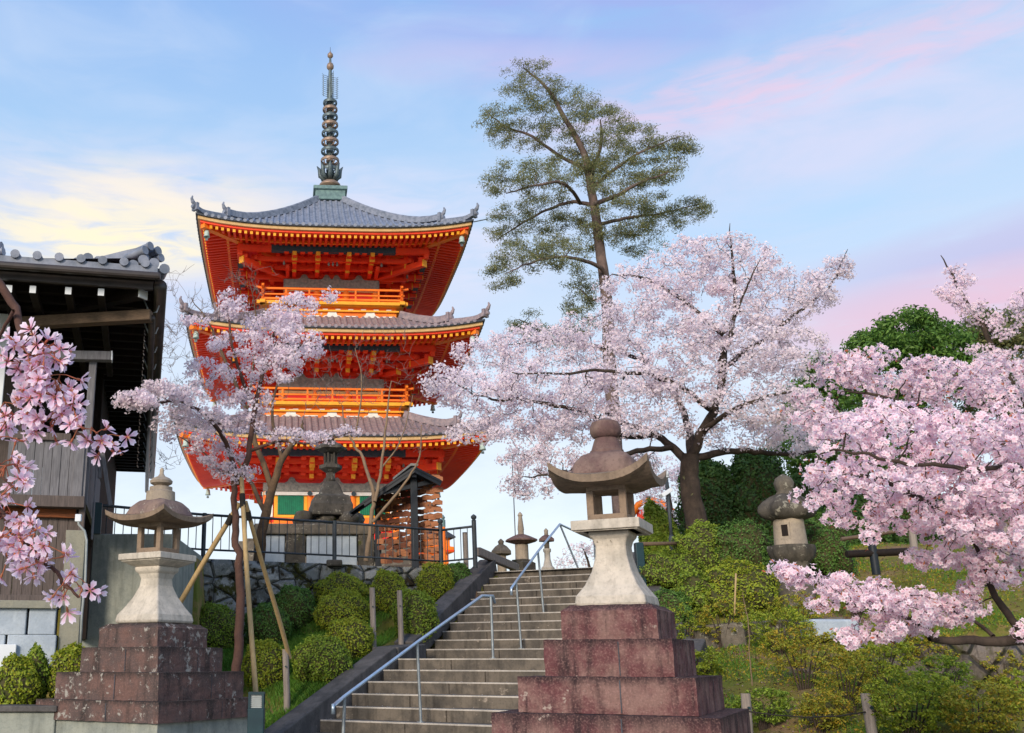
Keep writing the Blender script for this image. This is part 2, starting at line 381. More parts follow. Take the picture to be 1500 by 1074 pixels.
M['shrub_in'] = m_simple('shrub_twig_mass', (.05, .06, .018), (.08, .06, .03), 25, .95, .6)
M['grass'] = m_leaf('grass_blade', [(.07, .19, .02), (.11, .26, .03), (.18, .30, .04)], .35)
M['litter'] = m_leaf('fallen_leaf', [(.22, .13, .08), (.32, .22, .16), (.15, .09, .05), (.40, .30, .24)], .2)
M['rope'] = m_simple('dark_rope', (.03, .026, .022), (.02, .018, .015), 20, .9, .3)

# ------------------------------------------------------------------ stair frame and terrain
OY = 13.46; T_ = .3756; H_ = .155; GAP = 1.37
def sw(s, w): return (.5 * s + .866 * w, OY + .866 * s - .5 * w)
def inv_sw(x, y): return (.5 * x + .866 * (y - OY), .866 * x - .5 * (y - OY))
def step_s(i): return T_ * i + (GAP if i > 5 else 0)
def step_z(i): return .861 + H_ * i
def left_w(i): return (-.37 + .05 * i) if i <= 5 else (-.48 - .021 * (i - 6))
WX = [-60, -3.64, -2.52, -2.42, 2.75, 3.2]; WY = [14.6, 14.6, 14.6, 17.6, 20.0, 20.3]
def wall_y(x): return np.interp(x, WX, WY)
def fnoise(x, y): return .06 * np.sin(1.7 * x + .6 * y) * np.cos(1.3 * y - .4 * x) + .03 * np.sin(4.1 * x + 1.1) * np.sin(3.7 * y)
def terrain(x, y):
    x = np.asarray(x, float); y = np.asarray(y, float)
    s = .5 * x + .866 * (y - OY); w = .866 * x - .5 * (y - OY)
    zl = np.interp(s, [-2.1, 0, 1.88, 3.25, 7.38], [0, .861, 1.60, 1.80, 3.34])
    right = np.clip((w - 2.2) / 1.5, 0, 1)
    zr = np.interp(s, [-4.6, -3, 0, 3, 7.6, 12], [0.0, .25, 1.05, 1.95, 3.45, 3.9])
    z = zl * (1 - right) + zr * right
    bank = .42 * np.clip((x + 1.6) / 2.4, 0, 1) * np.clip(1 - (wall_y(x) - y) / 3.2, 0, 1) * (x < 3) * (w < -1.3) + .2 * (x > -2.4) * np.clip(1 - (wall_y(x) - y) / 2.5, 0, 1) * (x < 3) * (w < -.9)
    z = z + bank * np.clip(5.6 - s, 0, 1)
    z = z + fnoise(x, y) * np.clip(s + 2.5, 0, 1) * (s < 9)
    # strip under the stairs
    sr = np.where(s < 2.2, 3.95, 3.85 - (s - 2.2) * .35)
    sl = np.where(s < 2.2, -.40, -.62)
    under = (s > -2.5) & (s < 7.9) & (w > sl) & (w < sr)
    z = np.where(under, np.minimum(z, np.interp(s, [-2.5, 7.9], [-.45, 3.0]) - .1), z)
    left = (x < 3.2) & (w < -.2)
    z = np.where(left & (y > wall_y(x) + .30), 3.30, z)
    z = np.where((x < -2.6) & (y > 10.2) & (y <= wall_y(x)) & (x < -2.6), np.maximum(z, np.interp(x, [-2.95, -2.7], [1.12, .2])), z)
    z = np.where(s > 12, np.maximum(np.minimum(z, 3.9), 3.3), z)
    # small retaining wall on the right: lower ground in front of it
    low = (x > 6.3) & (y < 12.2)
    z = np.where(low, z - .75 * np.clip((x - 6.3) / .5, 0, 1), z)
    far = np.clip((np.hypot(x, y - 20) - 60) / 200, 0, 1)
    return z - far * 8
def ground_hit(px, py, y0=6.0, y1=60.0):
    d = ray(px, py); prev = y0
    Y = y0
    while Y < y1:
        k = Y / d[1]
        if EZ + d[2] * k <= float(terrain(d[0] * k, Y)): break
        Y += .03
    k = Y / d[1]; x = d[0] * k
    return np.array((x, Y, float(terrain(x, Y))))
def gz(x, y): return float(terrain(x, y))

def m_ground():
    n = NT('mossy_ground')
    c = n.mix(n.ramp(n.noise(1.3, 6), .38, .62), (.20, .175, .035), (.14, .165, .028))
    c = n.mix(n.ramp(n.noise(2.3, 6, .7), .50, .62), c, (.27, .19, .07))
    c = n.mix(n.ramp(n.noise(.9, 8, .7), .53, .62), c, (.24, .155, .095))
    c = n.mix(n.math('MULTIPLY', n.ramp(n.noise(34, 4), .55, .72), .6), c, (.24, .18, .10))
    return n.fin(c, .95, n.noise(40, 8, .75), .8, .03, .1)
M['ground'] = m_ground()
def terrain_mesh():
    xs = np.concatenate([np.linspace(-400, -14, 24), np.arange(-13.8, 16, .14), np.linspace(16.3, 400, 24)])
    ys = np.concatenate([np.linspace(-60, 4, 10), np.arange(4.2, 27, .14), np.linspace(27.4, 600, 34)])
    X, Y = np.meshgrid(xs, ys)
    Z = terrain(X, Y)
    v = np.stack([X, Y, Z], -1).reshape(-1, 3)
    nx = len(xs); i, j = np.meshgrid(np.arange(len(ys) - 1), np.arange(nx - 1), indexing='ij')
    a = (i * nx + j).ravel(); f = np.stack([a, a + 1, a + nx + 1, a + nx], 1)
    return npmesh('ground', v, f, smooth=True)
o = link('ground', terrain_mesh(), M['ground']); tag(o, kind='structure')
M['path'] = m_stone('pale_path_concrete', (.30, .28, .25), (.24, .23, .21), (.14, .13, .12), None, streak=.2)
b = MB()
b.add([(-3.0, -8, .012), (6, -8, .012), (5.9, 6.8, .012), (3.0, 8.3, .012), (-.6, 11.2, .012), (-2.9, 9.5, .012)], [(0, 1, 2, 3, 4, 5)])
tag(b.build('path', M['path']), kind='structure')

# ------------------------------------------------------------------ stairs
st = thing('stone_stairs', 'broad worn granite stairs climbing from between the two big lanterns to the terrace', 'stairs', (0, 0, 0))
sa = .5235988
for i in range(-5, 17):
    s0 = step_s(i); s1 = s0 + T_ + (GAP if i == 5 else 0) + .12
    if i == 16: s1 = s0 + 1.6
    z = step_z(i); w0 = left_w(i); w1 = 3.9 if i <= 5 else 3.7 - (i - 6) * .18
    b = MB(); segs = 3
    ws = [w0, w0 + (w1 - w0) * (.30 + .1 * math.sin(i * 2.1)), w0 + (w1 - w0) * (.68 + .08 * math.sin(i * 1.3)), w1]
    for k in range(segs):
        c = sw((s0 + s1) / 2, (ws[k] + ws[k + 1]) / 2)
        dz = .004 * math.sin(i * 5 + k * 3)
        b.box((c[0], c[1], z - .10 + dz), (ws[k + 1] - ws[k] - .006, s1 - s0, .2), rz=-sa)
    step = b.build('step', M['step'], st, bevel=.012)
    b = MB(); c = sw(s0 + .033, (w0 + w1) / 2); b.box((c[0], c[1], z - .005), (w1 - w0 - .01, .075, .018), rz=-sa)
    b.build('nosing', M['nosing'], step)
# kerbs along the left side
def kerb(pts, w, h, name='kerb'):
    b = MB()
    for p, q in zip(pts[:-1], pts[1:]): b.beam(p, q, w, h)
    return b.build(name, M['kerb'], st, bevel=.02)
def K(s, w, z): x, y = sw(s, w); return (x, y, z)
kerb([K(-2.5, -.62, -.06), K(2.05, -.36, 1.66)], .32, .34)
kerb([K(2.05, -.42, 1.66), K(3.2, -.50, 1.72)], .44, .30)
kerb([K(3.2, -.66, 1.74), K(7.5, -.86, 3.44)], .34, .36)
kerb([K(-2.5, 4.08, .0), K(2.1, 4.08, 1.75)], .3, .3)
kerb([K(2.2, 3.87, 1.75), K(7.9, 1.98, 3.5)], .3, .3)
# terrace paving behind the top step
b = MB(); p = [K(7.3, -.9, 3.325), K(7.3, 2.9, 3.325), K(22, 6, 3.325), K(22, -6, 3.325)]
b.add(p, [(0, 1, 2, 3)]); tag(b.build('terrace_paving', M['path']), kind='structure')

M['gravel'] = m_simple('pale_bounce_gravel', (.80, .74, .64), (.70, .65, .56), 30, .95, .4)
b = MB(); b.add([(-30, 24, 3.322), (16, 24, 3.322), (16, 90, 3.322), (-30, 90, 3.322)], [(0, 1, 2, 3)])  # unseen court, added and kept pale to bounce light under the pagoda eaves
tag(b.build('bounce_gravel_court', M['gravel']), kind='structure')

# handrails
def handrail(label, pts, posts, loc):
    t = thing('handrail', label, 'handrail', loc, group='steel handrails on the stairs'); L = Vector(loc)
    b = MB(); b.tube([Vector(p) - L for p in pts], .021, 12); b.build('rail', M['rail'], t, smooth=True)
    for p, q in posts:
        b = MB(); b.tube([Vector(p) - L, Vector(q) - L], .019, 10); b.lathe([(.045, 0), (.045, .01), (.02, .012)], 12, Vector(p) - L); b.build('post', M['railpost'], t, smooth=True, autos=40)
def on(s, w, zt, px=None): x, y = sw(s, w); return (x, y, zt)
A1 = on(-1.72, .98, step_z(-5) + .004); A2 = on(.10, 1.09, step_z(0) + .004); A3 = on(2.05, 1.31, step_z(5) + .004)
def railpt(px, py, base): return tuple(at(px, py, base[1]))
a0 = at(488, 1034, A1[1] - .25); a0b = at(488, 1046, A1[1] - .25)
a1 = at(505, 1020, A1[1]); a2 = at(611, 941, A2[1]); a3 = at(706, 873, A3[1] - .15); a4 = at(722, 873.5, A3[1] + .12); a5 = at(725, 884, A3[1] + .14)
top3 = at(715, 874, A3[1]); 
handrail('lower steel handrail rising from the foot of the stairs', [a0b, a0 + np.array((0, -.01, .02)), a0, a1, a2, a3, a4, a5],
         [(A1, a1), (A2, a2), (A3, (A3[0], A3[1], top3[2]))], A1)
B1 = on(step_s(6) + .2, 1.09, step_z(6) + .004); B2 = on(step_s(10) + .2, .98, step_z(10) + .004); B3 = on(step_s(16) + .25, .95, step_z(16) + .004)
b0 = at(749, 862, B1[1] - .15); b0b = at(749, 872, B1[1] - .15); b1 = at(756, 852, B1[1]); b2 = at(788, 808, B2[1]); b3 = at(820, 768, B3[1]); b4 = at(850, 782, B3[1] + 1.3); b5 = at(870, 790, B3[1] + 1.9)
handrail('upper steel handrail ending beside the top step', [b0b, b0, b1, b2, b3, b4, b5],
         [(B1, b1), (B2, b2), (B3, b3), ((b5[0], b5[1], 3.33), b5)], B1)

# ------------------------------------------------------------------ walls
def m_rubble():
    n = NT('mossy_rubble_wall')
    vo = n.n('ShaderNodeTexVoronoi', feature='F1'); vo.inputs['Scale'].default_value = 2.6; vo.inputs['Randomness'].default_value = .9; n.L(n.coord((1, 1, 1.5)), vo.inputs['Vector'])
    ve = n.n('ShaderNodeTexVoronoi', feature='DISTANCE_TO_EDGE'); ve.inputs['Scale'].default_value = 2.6; ve.inputs['Randomness'].default_value = .9; n.L(n.coord((1, 1, 1.5)), ve.inputs['Vector'])
    c = n.mix(vo.outputs['Color'], (.15, .16, .15), (.34, .34, .32))
    g = n.n('ShaderNodeRGBToBW'); n.L(vo.outputs['Color'], g.inputs[0]); c = n.mix(g.outputs[0], (.10, .11, .10), (.40, .40, .38))
    c = n.mix(n.ramp(n.noise(8, 7, .7), .5, .66), c, (.46, .45, .42))
    c = n.mix(n.ramp(n.noise(2.0, 6, .7), .47, .56), c, (.060, .058, .014))
    c = n.mix(n.ramp(n.noise(4.2, 5), .55, .66), c, (.045, .035, .02))
    c = n.mix(n.ramp(ve.outputs[0], .05, .0), c, (.02, .02, .015))
    h = n.math('ADD', n.math('MULTIPLY', n.ramp(ve.outputs[0], 0, .14), 2.0), n.noise(18, 6, .7))
    return n.fin(c, .95, h, .9, .05, .15)
M['rubble'] = m_rubble()
def m_masonry():
    n = NT('diagonal_masonry_wall')
    mp = n.n('ShaderNodeMapping'); mp.inputs['Rotation'].default_value = (0, R(45), 0); n.L(n.tc.outputs['Object'], mp.inputs[0])
    ve = n.n('ShaderNodeTexVoronoi', feature='DISTANCE_TO_EDGE'); ve.inputs['Scale'].default_value = 2.3; ve.inputs['Randomness'].default_value = .45; n.L(mp.outputs[0], ve.inputs['Vector'])
    vo = n.n('ShaderNodeTexVoronoi', feature='F1'); vo.inputs['Scale'].default_value = 2.3; vo.inputs['Randomness'].default_value = .45; n.L(mp.outputs[0], vo.inputs['Vector'])
    g = n.n('ShaderNodeRGBToBW'); n.L(vo.outputs['Color'], g.inputs[0])
    c = n.mix(g.outputs[0], (.10, .085, .07), (.24, .20, .17))
    c = n.mix(n.math('MULTIPLY', n.ramp(n.noise(4, 6, stretch=(3, 3, .6)), .45, .7), .6), c, (.05, .04, .035))
    c = n.mix(n.ramp(n.noise(10, 7, .7), .60, .66), c, (.34, .30, .26))
    c = n.mix(n.math('MULTIPLY', n.ramp(n.math('ADD', ve.outputs[0], n.math('MULTIPLY', n.noise(9, 5), .03)), .045, .012), .9), c, (.03, .034, .016))
    c = n.mix(n.math('MULTIPLY', n.ramp(n.noise(3, 6, .7), .5, .62), .7), c, (.07, .075, .02))
    h = n.math('ADD', n.math('MULTIPLY', n.ramp(ve.outputs[0], 0, .1), 2.5), n.noise(18, 6, .7))
    return n.fin(c, .95, h, .9, .04, .15)
M['masonry'] = m_masonry()
def bumpy_wall(name, P, Q, z0, z1, thick, mat, res=.12, amp=.05, cap=True):
    """vertical wall from P to Q with an uneven face"""
    P = np.array(P[:2], float); Q = np.array(Q[:2], float); L = np.linalg.norm(Q - P); d = (Q - P) / L; nrm = np.array((d[1], -d[0]))
    nu = int(L / res) + 1; nv = int((z1 - z0) / res) + 1
    vs = []
    for j in range(nv + 1):
        for i in range(nu + 1):
            u = L * i / nu; z = z0 + (z1 - z0) * j / nv
            off = amp * (math.sin(u * 5.1 + z * 2.7) * math.cos(z * 6.3 - u * 2.2) + .5 * math.sin(u * 13.7 + z * 9.1))
            p = P + d * u + nrm * (off + (z1 - z) * .08)
            vs.append((p[0], p[1], z))
    fs = [(j * (nu + 1) + i, j * (nu + 1) + i + 1, (j + 1) * (nu + 1) + i + 1, (j + 1) * (nu + 1) + i) for j in range(nv) for i in range(nu)]
    b = MB(); b.add(vs, fs)
    top = [(nv * (nu + 1) + i) for i in range(nu + 1)]
    base = len(b.v)
    for i in range(nu + 1):
        p = P + d * (L * i / nu) - nrm * thick; b.v.append((p[0], p[1], z1))
    for i in range(nu): b.f.append((top[i], top[i + 1], base + i + 1, base + i))
    return b.build(name, mat, smooth=True)
W1 = bumpy_wall('rubble_wall', (-3.02, 17.5), (2.78, 20.02), .8, 3.36, .5, M['rubble'])
tag(W1, 'low mossy rubble stone wall under the dark iron fence', 'wall')
b = MB(); b.b2(-3.9, -2.46, 14.5, 14.78, .5, 3.40); b.b2(-2.74, -2.461, 14.782, 17.7, .5, 3.398)
tag(b.build('concrete_wall', M['concrete'], bevel=.02), 'stained grey concrete retaining wall behind the left lantern', 'wall')
W3 = bumpy_wall('masonry_wall', (6.2, 12.15), (13.5, 12.5), -.6, 1.80, .4, M['masonry'], amp=.025)
tag(W3, 'dark stone retaining wall with diagonal joints behind the shrubs at right', 'wall')
b = MB()
kx = [ground_hit(1022, 944), ground_hit(1100, 938), ground_hit(1185, 934), ground_hit(1245, 932)]
for p, q in zip(kx[:-1], kx[1:]): b.beam((p[0], p[1], p[2] + .06), (q[0] - .04, q[1], q[2] + .06), .3, .34)
tag(b.build('stone_edging', M['st_old'], bevel=.03), 'low line of grey edging stones on the slope behind the right lantern', 'edging')
p = ground_hit(1210, 938); b = MB(); b.box((p[0], p[1] - .12, p[2] + .13), (.62, .34, .24), rz=.1)
tag(b.build('flat_stone', M['block'], bevel=.03), 'pale flat stone slab in the slope left of the pink branch', 'stone')
# low planter wall bottom left
b = MB(); b.b2(-8.5, -2.75, 10.0, 10.22, -.2, 1.13); pl = b.build('planter_wall', M['concrete'], bevel=.015)
tag(pl, 'low concrete planter wall in front of the clipped shrubs at bottom left', 'wall')
b = MB(); b.b2(-8.5, -2.73, 9.96, 10.26, 1.132, 1.19); b.build('coping', M['kerb'], pl, bevel=.01)

# ------------------------------------------------------------------ pagoda
PG = thing('pagoda', 'three storeyed vermilion pagoda with grey tiled roofs and tall bronze spire', 'pagoda', (-.55, 43.1, 0), R(3.2))
def zp(y, b=0.0): return Zp(490, y, 43.1 - b)
def roof_part(half, rt, ze, zt, lift, mat, spacing=.262, ornament=True):
    """four-sided concave tiled roof, with ribs, hips and eave discs"""
    def g(r):
        v = np.clip((half - r) / (half - rt), 0, 1)
        return ze + (zt - ze) * (.55 * v + .45 * v ** 2.1)
    def z(x, y):
        mx = max(abs(x), abs(y)); mn = min(abs(x), abs(y)); return float(g(mx)) + lift * (mn / half) ** 3.2
    b = MB(); nr, nu = 12, 28
    for side in range(4):
        ca, sa_ = math.cos(side * math.pi / 2), math.sin(side * math.pi / 2)
        vs = []
        for i in range(nr + 1):
            r = half + (rt - half) * i / nr
            for j in range(nu + 1):
                u = -r + 2 * r * j / nu; zz = z(u, r)
                x, y = u, -r; vs.append((ca * x - sa_ * y, sa_ * x + ca * y, zz))
        b.add(vs, [(i * (nu + 1) + j, i * (nu + 1) + j + 1, (i + 1) * (nu + 1) + j + 1, (i + 1) * (nu + 1) + j) for i in range(nr) for j in range(nu)])
    roof = b.build('roof', mat, PG, smooth=True)
    # ribs of round tiles
    b = MB(); n = int(2 * half / spacing)
    for side in range(4):
        ca, sa_ = math.cos(side * math.pi / 2), math.sin(side * math.pi / 2)
        rot = lambda x, y, zz: (ca * x - sa_ * y, sa_ * x + ca * y, zz)
        for k in range(n):
            u = -half + (k + .5) * 2 * half / n
            r_end = max(abs(u) + .05, rt)
            if half - r_end < .1: continue
            m = 7; pts = []
            for i in range(m + 1):
                r = half + .04 + (r_end - half - .04) * i / m; pts.append((u, r, z(u, min(r, half))))
            prof = [(-.075, -.01), (-.055, .055), (0, .08), (.055, .055), (.075, -.01)]
            vs = []
            for (uu, r, zz) in pts:
                for dx, dz in prof: vs.append(rot(uu + dx, -r, zz + dz))
            fs = [(i * 5 + q, i * 5 + q + 1, (i + 1) * 5 + q + 1, (i + 1) * 5 + q) for i in range(m) for q in range(4)]
            b.add(vs, fs)
            # end disc
            zz = z(u, half)
            ring = [rot(u + .078 * math.cos(a), -half - .045, zz + .01 + .078 * math.sin(a)) for a in [2 * math.pi * q / 10 for q in range(10)]]
            ring2 = [rot(u + .078 * math.cos(a), -half + .08, zz + .01 + .078 * math.sin(a)) for a in [2 * math.pi * q / 10 for q in range(10)]]
            b.add(ring + ring2, [tuple(range(10))] + [(q, (q + 1) % 10, 10 + (q + 1) % 10, 10 + q) for q in range(10)])
    b.build('tile_ribs', mat, roof, smooth=True, autos=50)
    # hips
    for sx, sy in ((1, 1), (1, -1), (-1, 1), (-1, -1)):
        b = MB()
        for (r0, r1, hh, ww) in ((rt, half * .80, .24, .22), (half * .78, half + .05, .15, .20)):
            pts = []
            for i in range(11):
                r = r0 + (r1 - r0) * i / 10; e = max(0, (i - 7) / 3) ** 2 * .16
                pts.append((sx * r, sy * r, z(min(r, half), min(r, half)) + hh / 2 + e))
            for p, q in zip(pts[:-1], pts[1:]): b.beam(p, q, ww, hh)
            b.tube([(p[0], p[1], p[2] + hh / 2) for p in pts], .075, 8)
            e = Vector(pts[-1]); d = Vector((sx, sy, 0)).normalized()
            # demon tile with curled horn
            b.beam(e - d * .08, e + d * .05, .32, hh + .16)
            b.tube([e + Vector((0, 0, .06)), e + d * .14 + Vector((0, 0, .18)), e + d * .20 + Vector((0, 0, .30)), e + d * .16 + Vector((0, 0, .42))], [.09, .085, .06, .03], 8)
            b.tube([e + d * .02 + Vector((0, 0, -.03)), e + d * .16 + Vector((0, 0, -.01))], .09, 8)
        b.build('ridge_tiles', mat, roof)
    return roof, z
def ring_loft(profile, name, mat, parent, half, lift, nu=24):
    """closed square ring: profile list of (r, z) all the way round, with corner lift"""
    b = MB()
    for side in range(4):
        ca, sa_ = math.cos(side * math.pi / 2), math.sin(side * math.pi / 2); vs = []
        for (r, zz) in profile:
            for j in range(nu + 1):
                u = -r + 2 * r * j / nu; l = lift * (abs(u) / half) ** 3.2
                vs.append((ca * u + sa_ * r, sa_ * u - ca * r, zz + l))
        m = len(profile)
        b.add(vs, [(i * (nu + 1) + j, i * (nu + 1) + j + 1, (i + 1) * (nu + 1) + j + 1, (i + 1) * (nu + 1) + j) for i in range(m - 1) for j in range(nu)])
    return b.build(name, mat, parent, smooth=False)
def rot4(side, x, y, z=0.0):
    c, s = [(1, 0), (0, 1), (-1, 0), (0, -1)][side]; return Vector((c * x - s * y, s * x + c * y, z))
def eaves(half, ze, lift, zin, rp, parent, body):
    """fascia, soffit boards, two tiers of rafters; zin is the soffit height at the purlin radius rp"""
    ring_loft([(half + .03, ze + .0), (half + .03, ze - .07), (half - .10, ze - .08)], 'eave_edge', M['tile_dark'], parent, half, lift)
    ring_loft([(half - .06, ze - .06), (half - .06, ze - .21), (half - .22, ze - .22)], 'gold_fascia', M['fascia'], parent, half, lift)
    ring_loft([(half - .16, ze - .21), (half - .16, ze - .30), (half - .34, ze - .31)], 'eave_board', M['verm'], parent, half, lift)
    ring_loft([(half - .20, ze - .26), (half - 1.15, ze - .12), (rp, max(zin, ze - .06)), (body, max(zin, ze) + .2)], 'soffit', M['verm_deep'], parent, half, lift)
    n = int(2 * half / .235)
    b = MB(); b2 = MB(); bg = MB()
    for side in range(4):
        for k in range(n):
            u = -half + (k + .5) * 2 * half / n
            l = lift * (abs(u) / half) ** 3.2
            r0 = half - .28; r1 = max(half - 1.30, abs(u) + .02)
            if r0 - r1 > .1:
                p = rot4(side, u, -r0, ze - .37 + l); q = rot4(side, u, -r1, ze - .22 + l); b.beam(p, q, .10, .12)
                d = (q - p).normalized(); bg.beam(p - d * .035, p - d * .001, .112, .13)
            r0 = half - 1.12; r1 = max(rp - .3, abs(u) + .02)
            if r0 - r1 > .1:
                p = rot4(side, u, -r0, ze - .26 + l); q = rot4(side, u, -r1, max(zin, ze - .06) - .13 + l); b2.beam(p, q, .11, .12)
    r_ = b.build('flying_rafters', M['verm'], parent); r_['kind'] = 'stuff'
    r_ = b2.build('base_rafters', M['verm'], parent); r_['kind'] = 'stuff'
    r_ = bg.build('rafter_end_caps', M['gold'], parent); r_['kind'] = 'stuff'
    ring_loft([(half - 1.16, ze - .20), (half - 1.16, ze - .31), (half - 1.26, ze - .31), (half - 1.26, ze - .20)], 'inner_eave_board', M['orange'], parent, half, lift)
    # hip rafters
    for sx, sy in ((1, 1), (1, -1), (-1, 1), (-1, -1)):
        b = MB(); b.beam((sx * body, sy * body, zin + .05), (sx * (half - .25), sy * (half - .25), ze - .36 + lift * .85), .24, .26); h = b.build('hip_rafter', M['orange'], parent)
def brackets(body, rp, zb, zt, parent, xs):
    """bracket sets between the wall head zb and the purlin bottom zt"""
    steps = 3; dz = (zt - zb) / (steps + .3)
    for side in range(4):
        for x in xs:
            b = MB(); g = MB()
            for k in range(steps):
                r = body + (rp - body) * (k + 1) / steps; z = zb + dz * (k + .35)
                b.beam(rot4(side, x, -(body - .1), z), rot4(side, x, -(r + .12), z), .17, .17)
                b.beam(rot4(side, x - .42, -r, z + .24), rot4(side, x + .42, -r, z + .24), .15, .17)
                for q in (-.34, 0, .34):
                    c = rot4(side, x + q, -r, z + .40); b.box(c, (.20, .20, .13))
                    c = rot4(side, x + q, -r, z + .10); b.box(c, (.2, .2, .1))
                g.box(rot4(side, x, -(r + .128), z), (.175, .03, .175), rz=side * math.pi / 2)
            p = rot4(side, x, -(body), zt - .15); q = rot4(side, x, -(rp - .25), zb + dz * 2.0); b.beam(p, q, .2, .22)
            d = (q - p).normalized(); g.beam(q, q + d * .04, .22, .30)
            o = b.build('bracket_set', M['verm'], parent, bevel=.012, seg=1); g.build('beam_end', M['gold'], o)
    for sx, sy in ((1, 1), (1, -1), (-1, 1), (-1, -1)):
        b = MB(); GG = []
        for k, (rr, z) in enumerate(((body + (rp - body) * .35, zb + dz * .5), (rp * .80, zb + dz * 1.45), (rp * 0.97, zt - .36))):
            p = Vector((sx * body * .9, sy * body * .9, z + .04)); q = Vector((sx * rr, sy * rr, z)); b.beam(p, q, .24, .26)
            d = (q - p).normalized(); g = MB(); g.beam(q, q + d * .05, .26, .30); GG.append(g)
            b.box(q + Vector((-sx * .1, -sy * .1, .2)), (.26, .26, .16))
            # arms continuing the wall line past the corner
            b.beam((sx * (body - .6), sy * body, z), (sx * (body + .5 + .42 * k), sy * body, z), .16, .17)
            b.beam((sx * body, sy * (body - .6), z), (sx * body, sy * (body + .5 + .42 * k), z), .16, .17)
        b.beam((sx * (rp * .99), sy * (rp * .99), zt - .2), (sx * rp * .99, sy * rp * .99, zt + .35), .2, .2, up=(1, 0, 0))
        o = b.build('corner_bracket', M['verm'], parent, bevel=.012, seg=1); [g.build('beam_end', M['gold'], o) for g in GG]
    # wall-parallel tie beams and the dark purlin
    b = MB()
    for k in range(3):
        r = body + (rp - body) * (k + .0) / steps; z = zb + dz * (k + .75)
        for side in range(4): b.beam(rot4(side, -r - .2, -r, z), rot4(side, r + .2, -r, z), .13, .20)
        for side in range(4):
            for q in range(-4, 5): b.box(rot4(side, q * r / 4.2, -r - .09, z + .16), (.17, .17, .11))
    b.build('tie_beams', M['verm'], parent)
    b = MB(); g = MB()
    for side in range(4):
        b.beam(rot4(side, -rp, -rp, zt + .12), rot4(side, rp, -rp, zt + .12), .22, .24)
        g.beam(rot4(side, -rp * .66, -rp - .02, zt + .12), rot4(side, rp * .66, -rp - .02, zt + .12), .225, .30)
    b.build('purlin', M['verm'], parent); g.build('painted_purlin', M['bluebeam'], parent)
    # small white struts and dark gaps between brackets
    b = MB()
    for side in range(4):
        for q in (-1, 0, 1):
            for dx in ((-.18, 0, .18) if q == 0 else (0,)):
                b.lathe([(.035, -.12), (.055, -.05), (.02, .06), (.0, .12)], 8, rot4(side, q * body * .98 * 1.1 + dx, -(body + (rp - body) * .69), zt - .22))
    b.build('pale_strut', M['greybeam'], parent)
def cloud_board(w, h, th, bumps, hb):
    """painted lintel board with rounded bumps along its top, in x-z"""
    pts = [(-w / 2, 0), (w / 2, 0), (w / 2, h)]
    N = 120
    for i in range(N + 1):
        x = w / 2 - w * i / N; z = h
        for bx, br in bumps:
            d = abs(x - bx) / br
            if d < 1: z = max(z, h + hb * math.sqrt(1 - d * d))
            elif d < 1.7: z = max(z, h + hb * .28 * (1.7 - d) / .7)
        pts.append((x, z))
    vs = [(x, -th / 2, z) for x, z in pts] + [(x, th / 2, z) for x, z in pts]; n = len(pts)
    fs = [tuple(range(n)), tuple(range(2 * n - 1, n - 1, -1))] + [(i, n + i, n + (i + 1) % n, (i + 1) % n) for i in range(n)]
    return vs, fs
def place4(b, side, vs, fs, y):
    b.add([rot4(side, v[0], v[1] - y, v[2]) for v in vs], fs)
def body_storey(half, z0, z1, zl0, zl1):
    b = MB(); b.b2(-half, half, -half, half, z0, z1); b.build('wall', M['verm_deep'], PG)
    b = MB(); g = MB(); s = MB()
    for side in range(4):
        vs, fs = cloud_board(2 * half + .25, zl1 - zl0, .16, [(-half * .62, .17), (-.22, .15), (.22, .15), (half * .62, .17)], .24); vs = [(x, y, z + zl0) for x, y, z in vs]
        place4(g, side, vs, fs, half + .09)
        s.beam(rot4(side, -half - .16, -half - .03, zl0 - .10), rot4(side, half + .16, -half - .03, zl0 - .10), .2, .12)
        for x in (-half, -half / 3, half / 3):
            b = MB(); b.tube([rot4(side, x, -half, z0), rot4(side, x, -half, zl0)], .16, 12); b.build('column', M['orange'], PG, smooth=True, autos=50)
    g.build('painted_lintel', M['greybeam'], PG); s.build('lintel_strip', M['fascia'], PG)
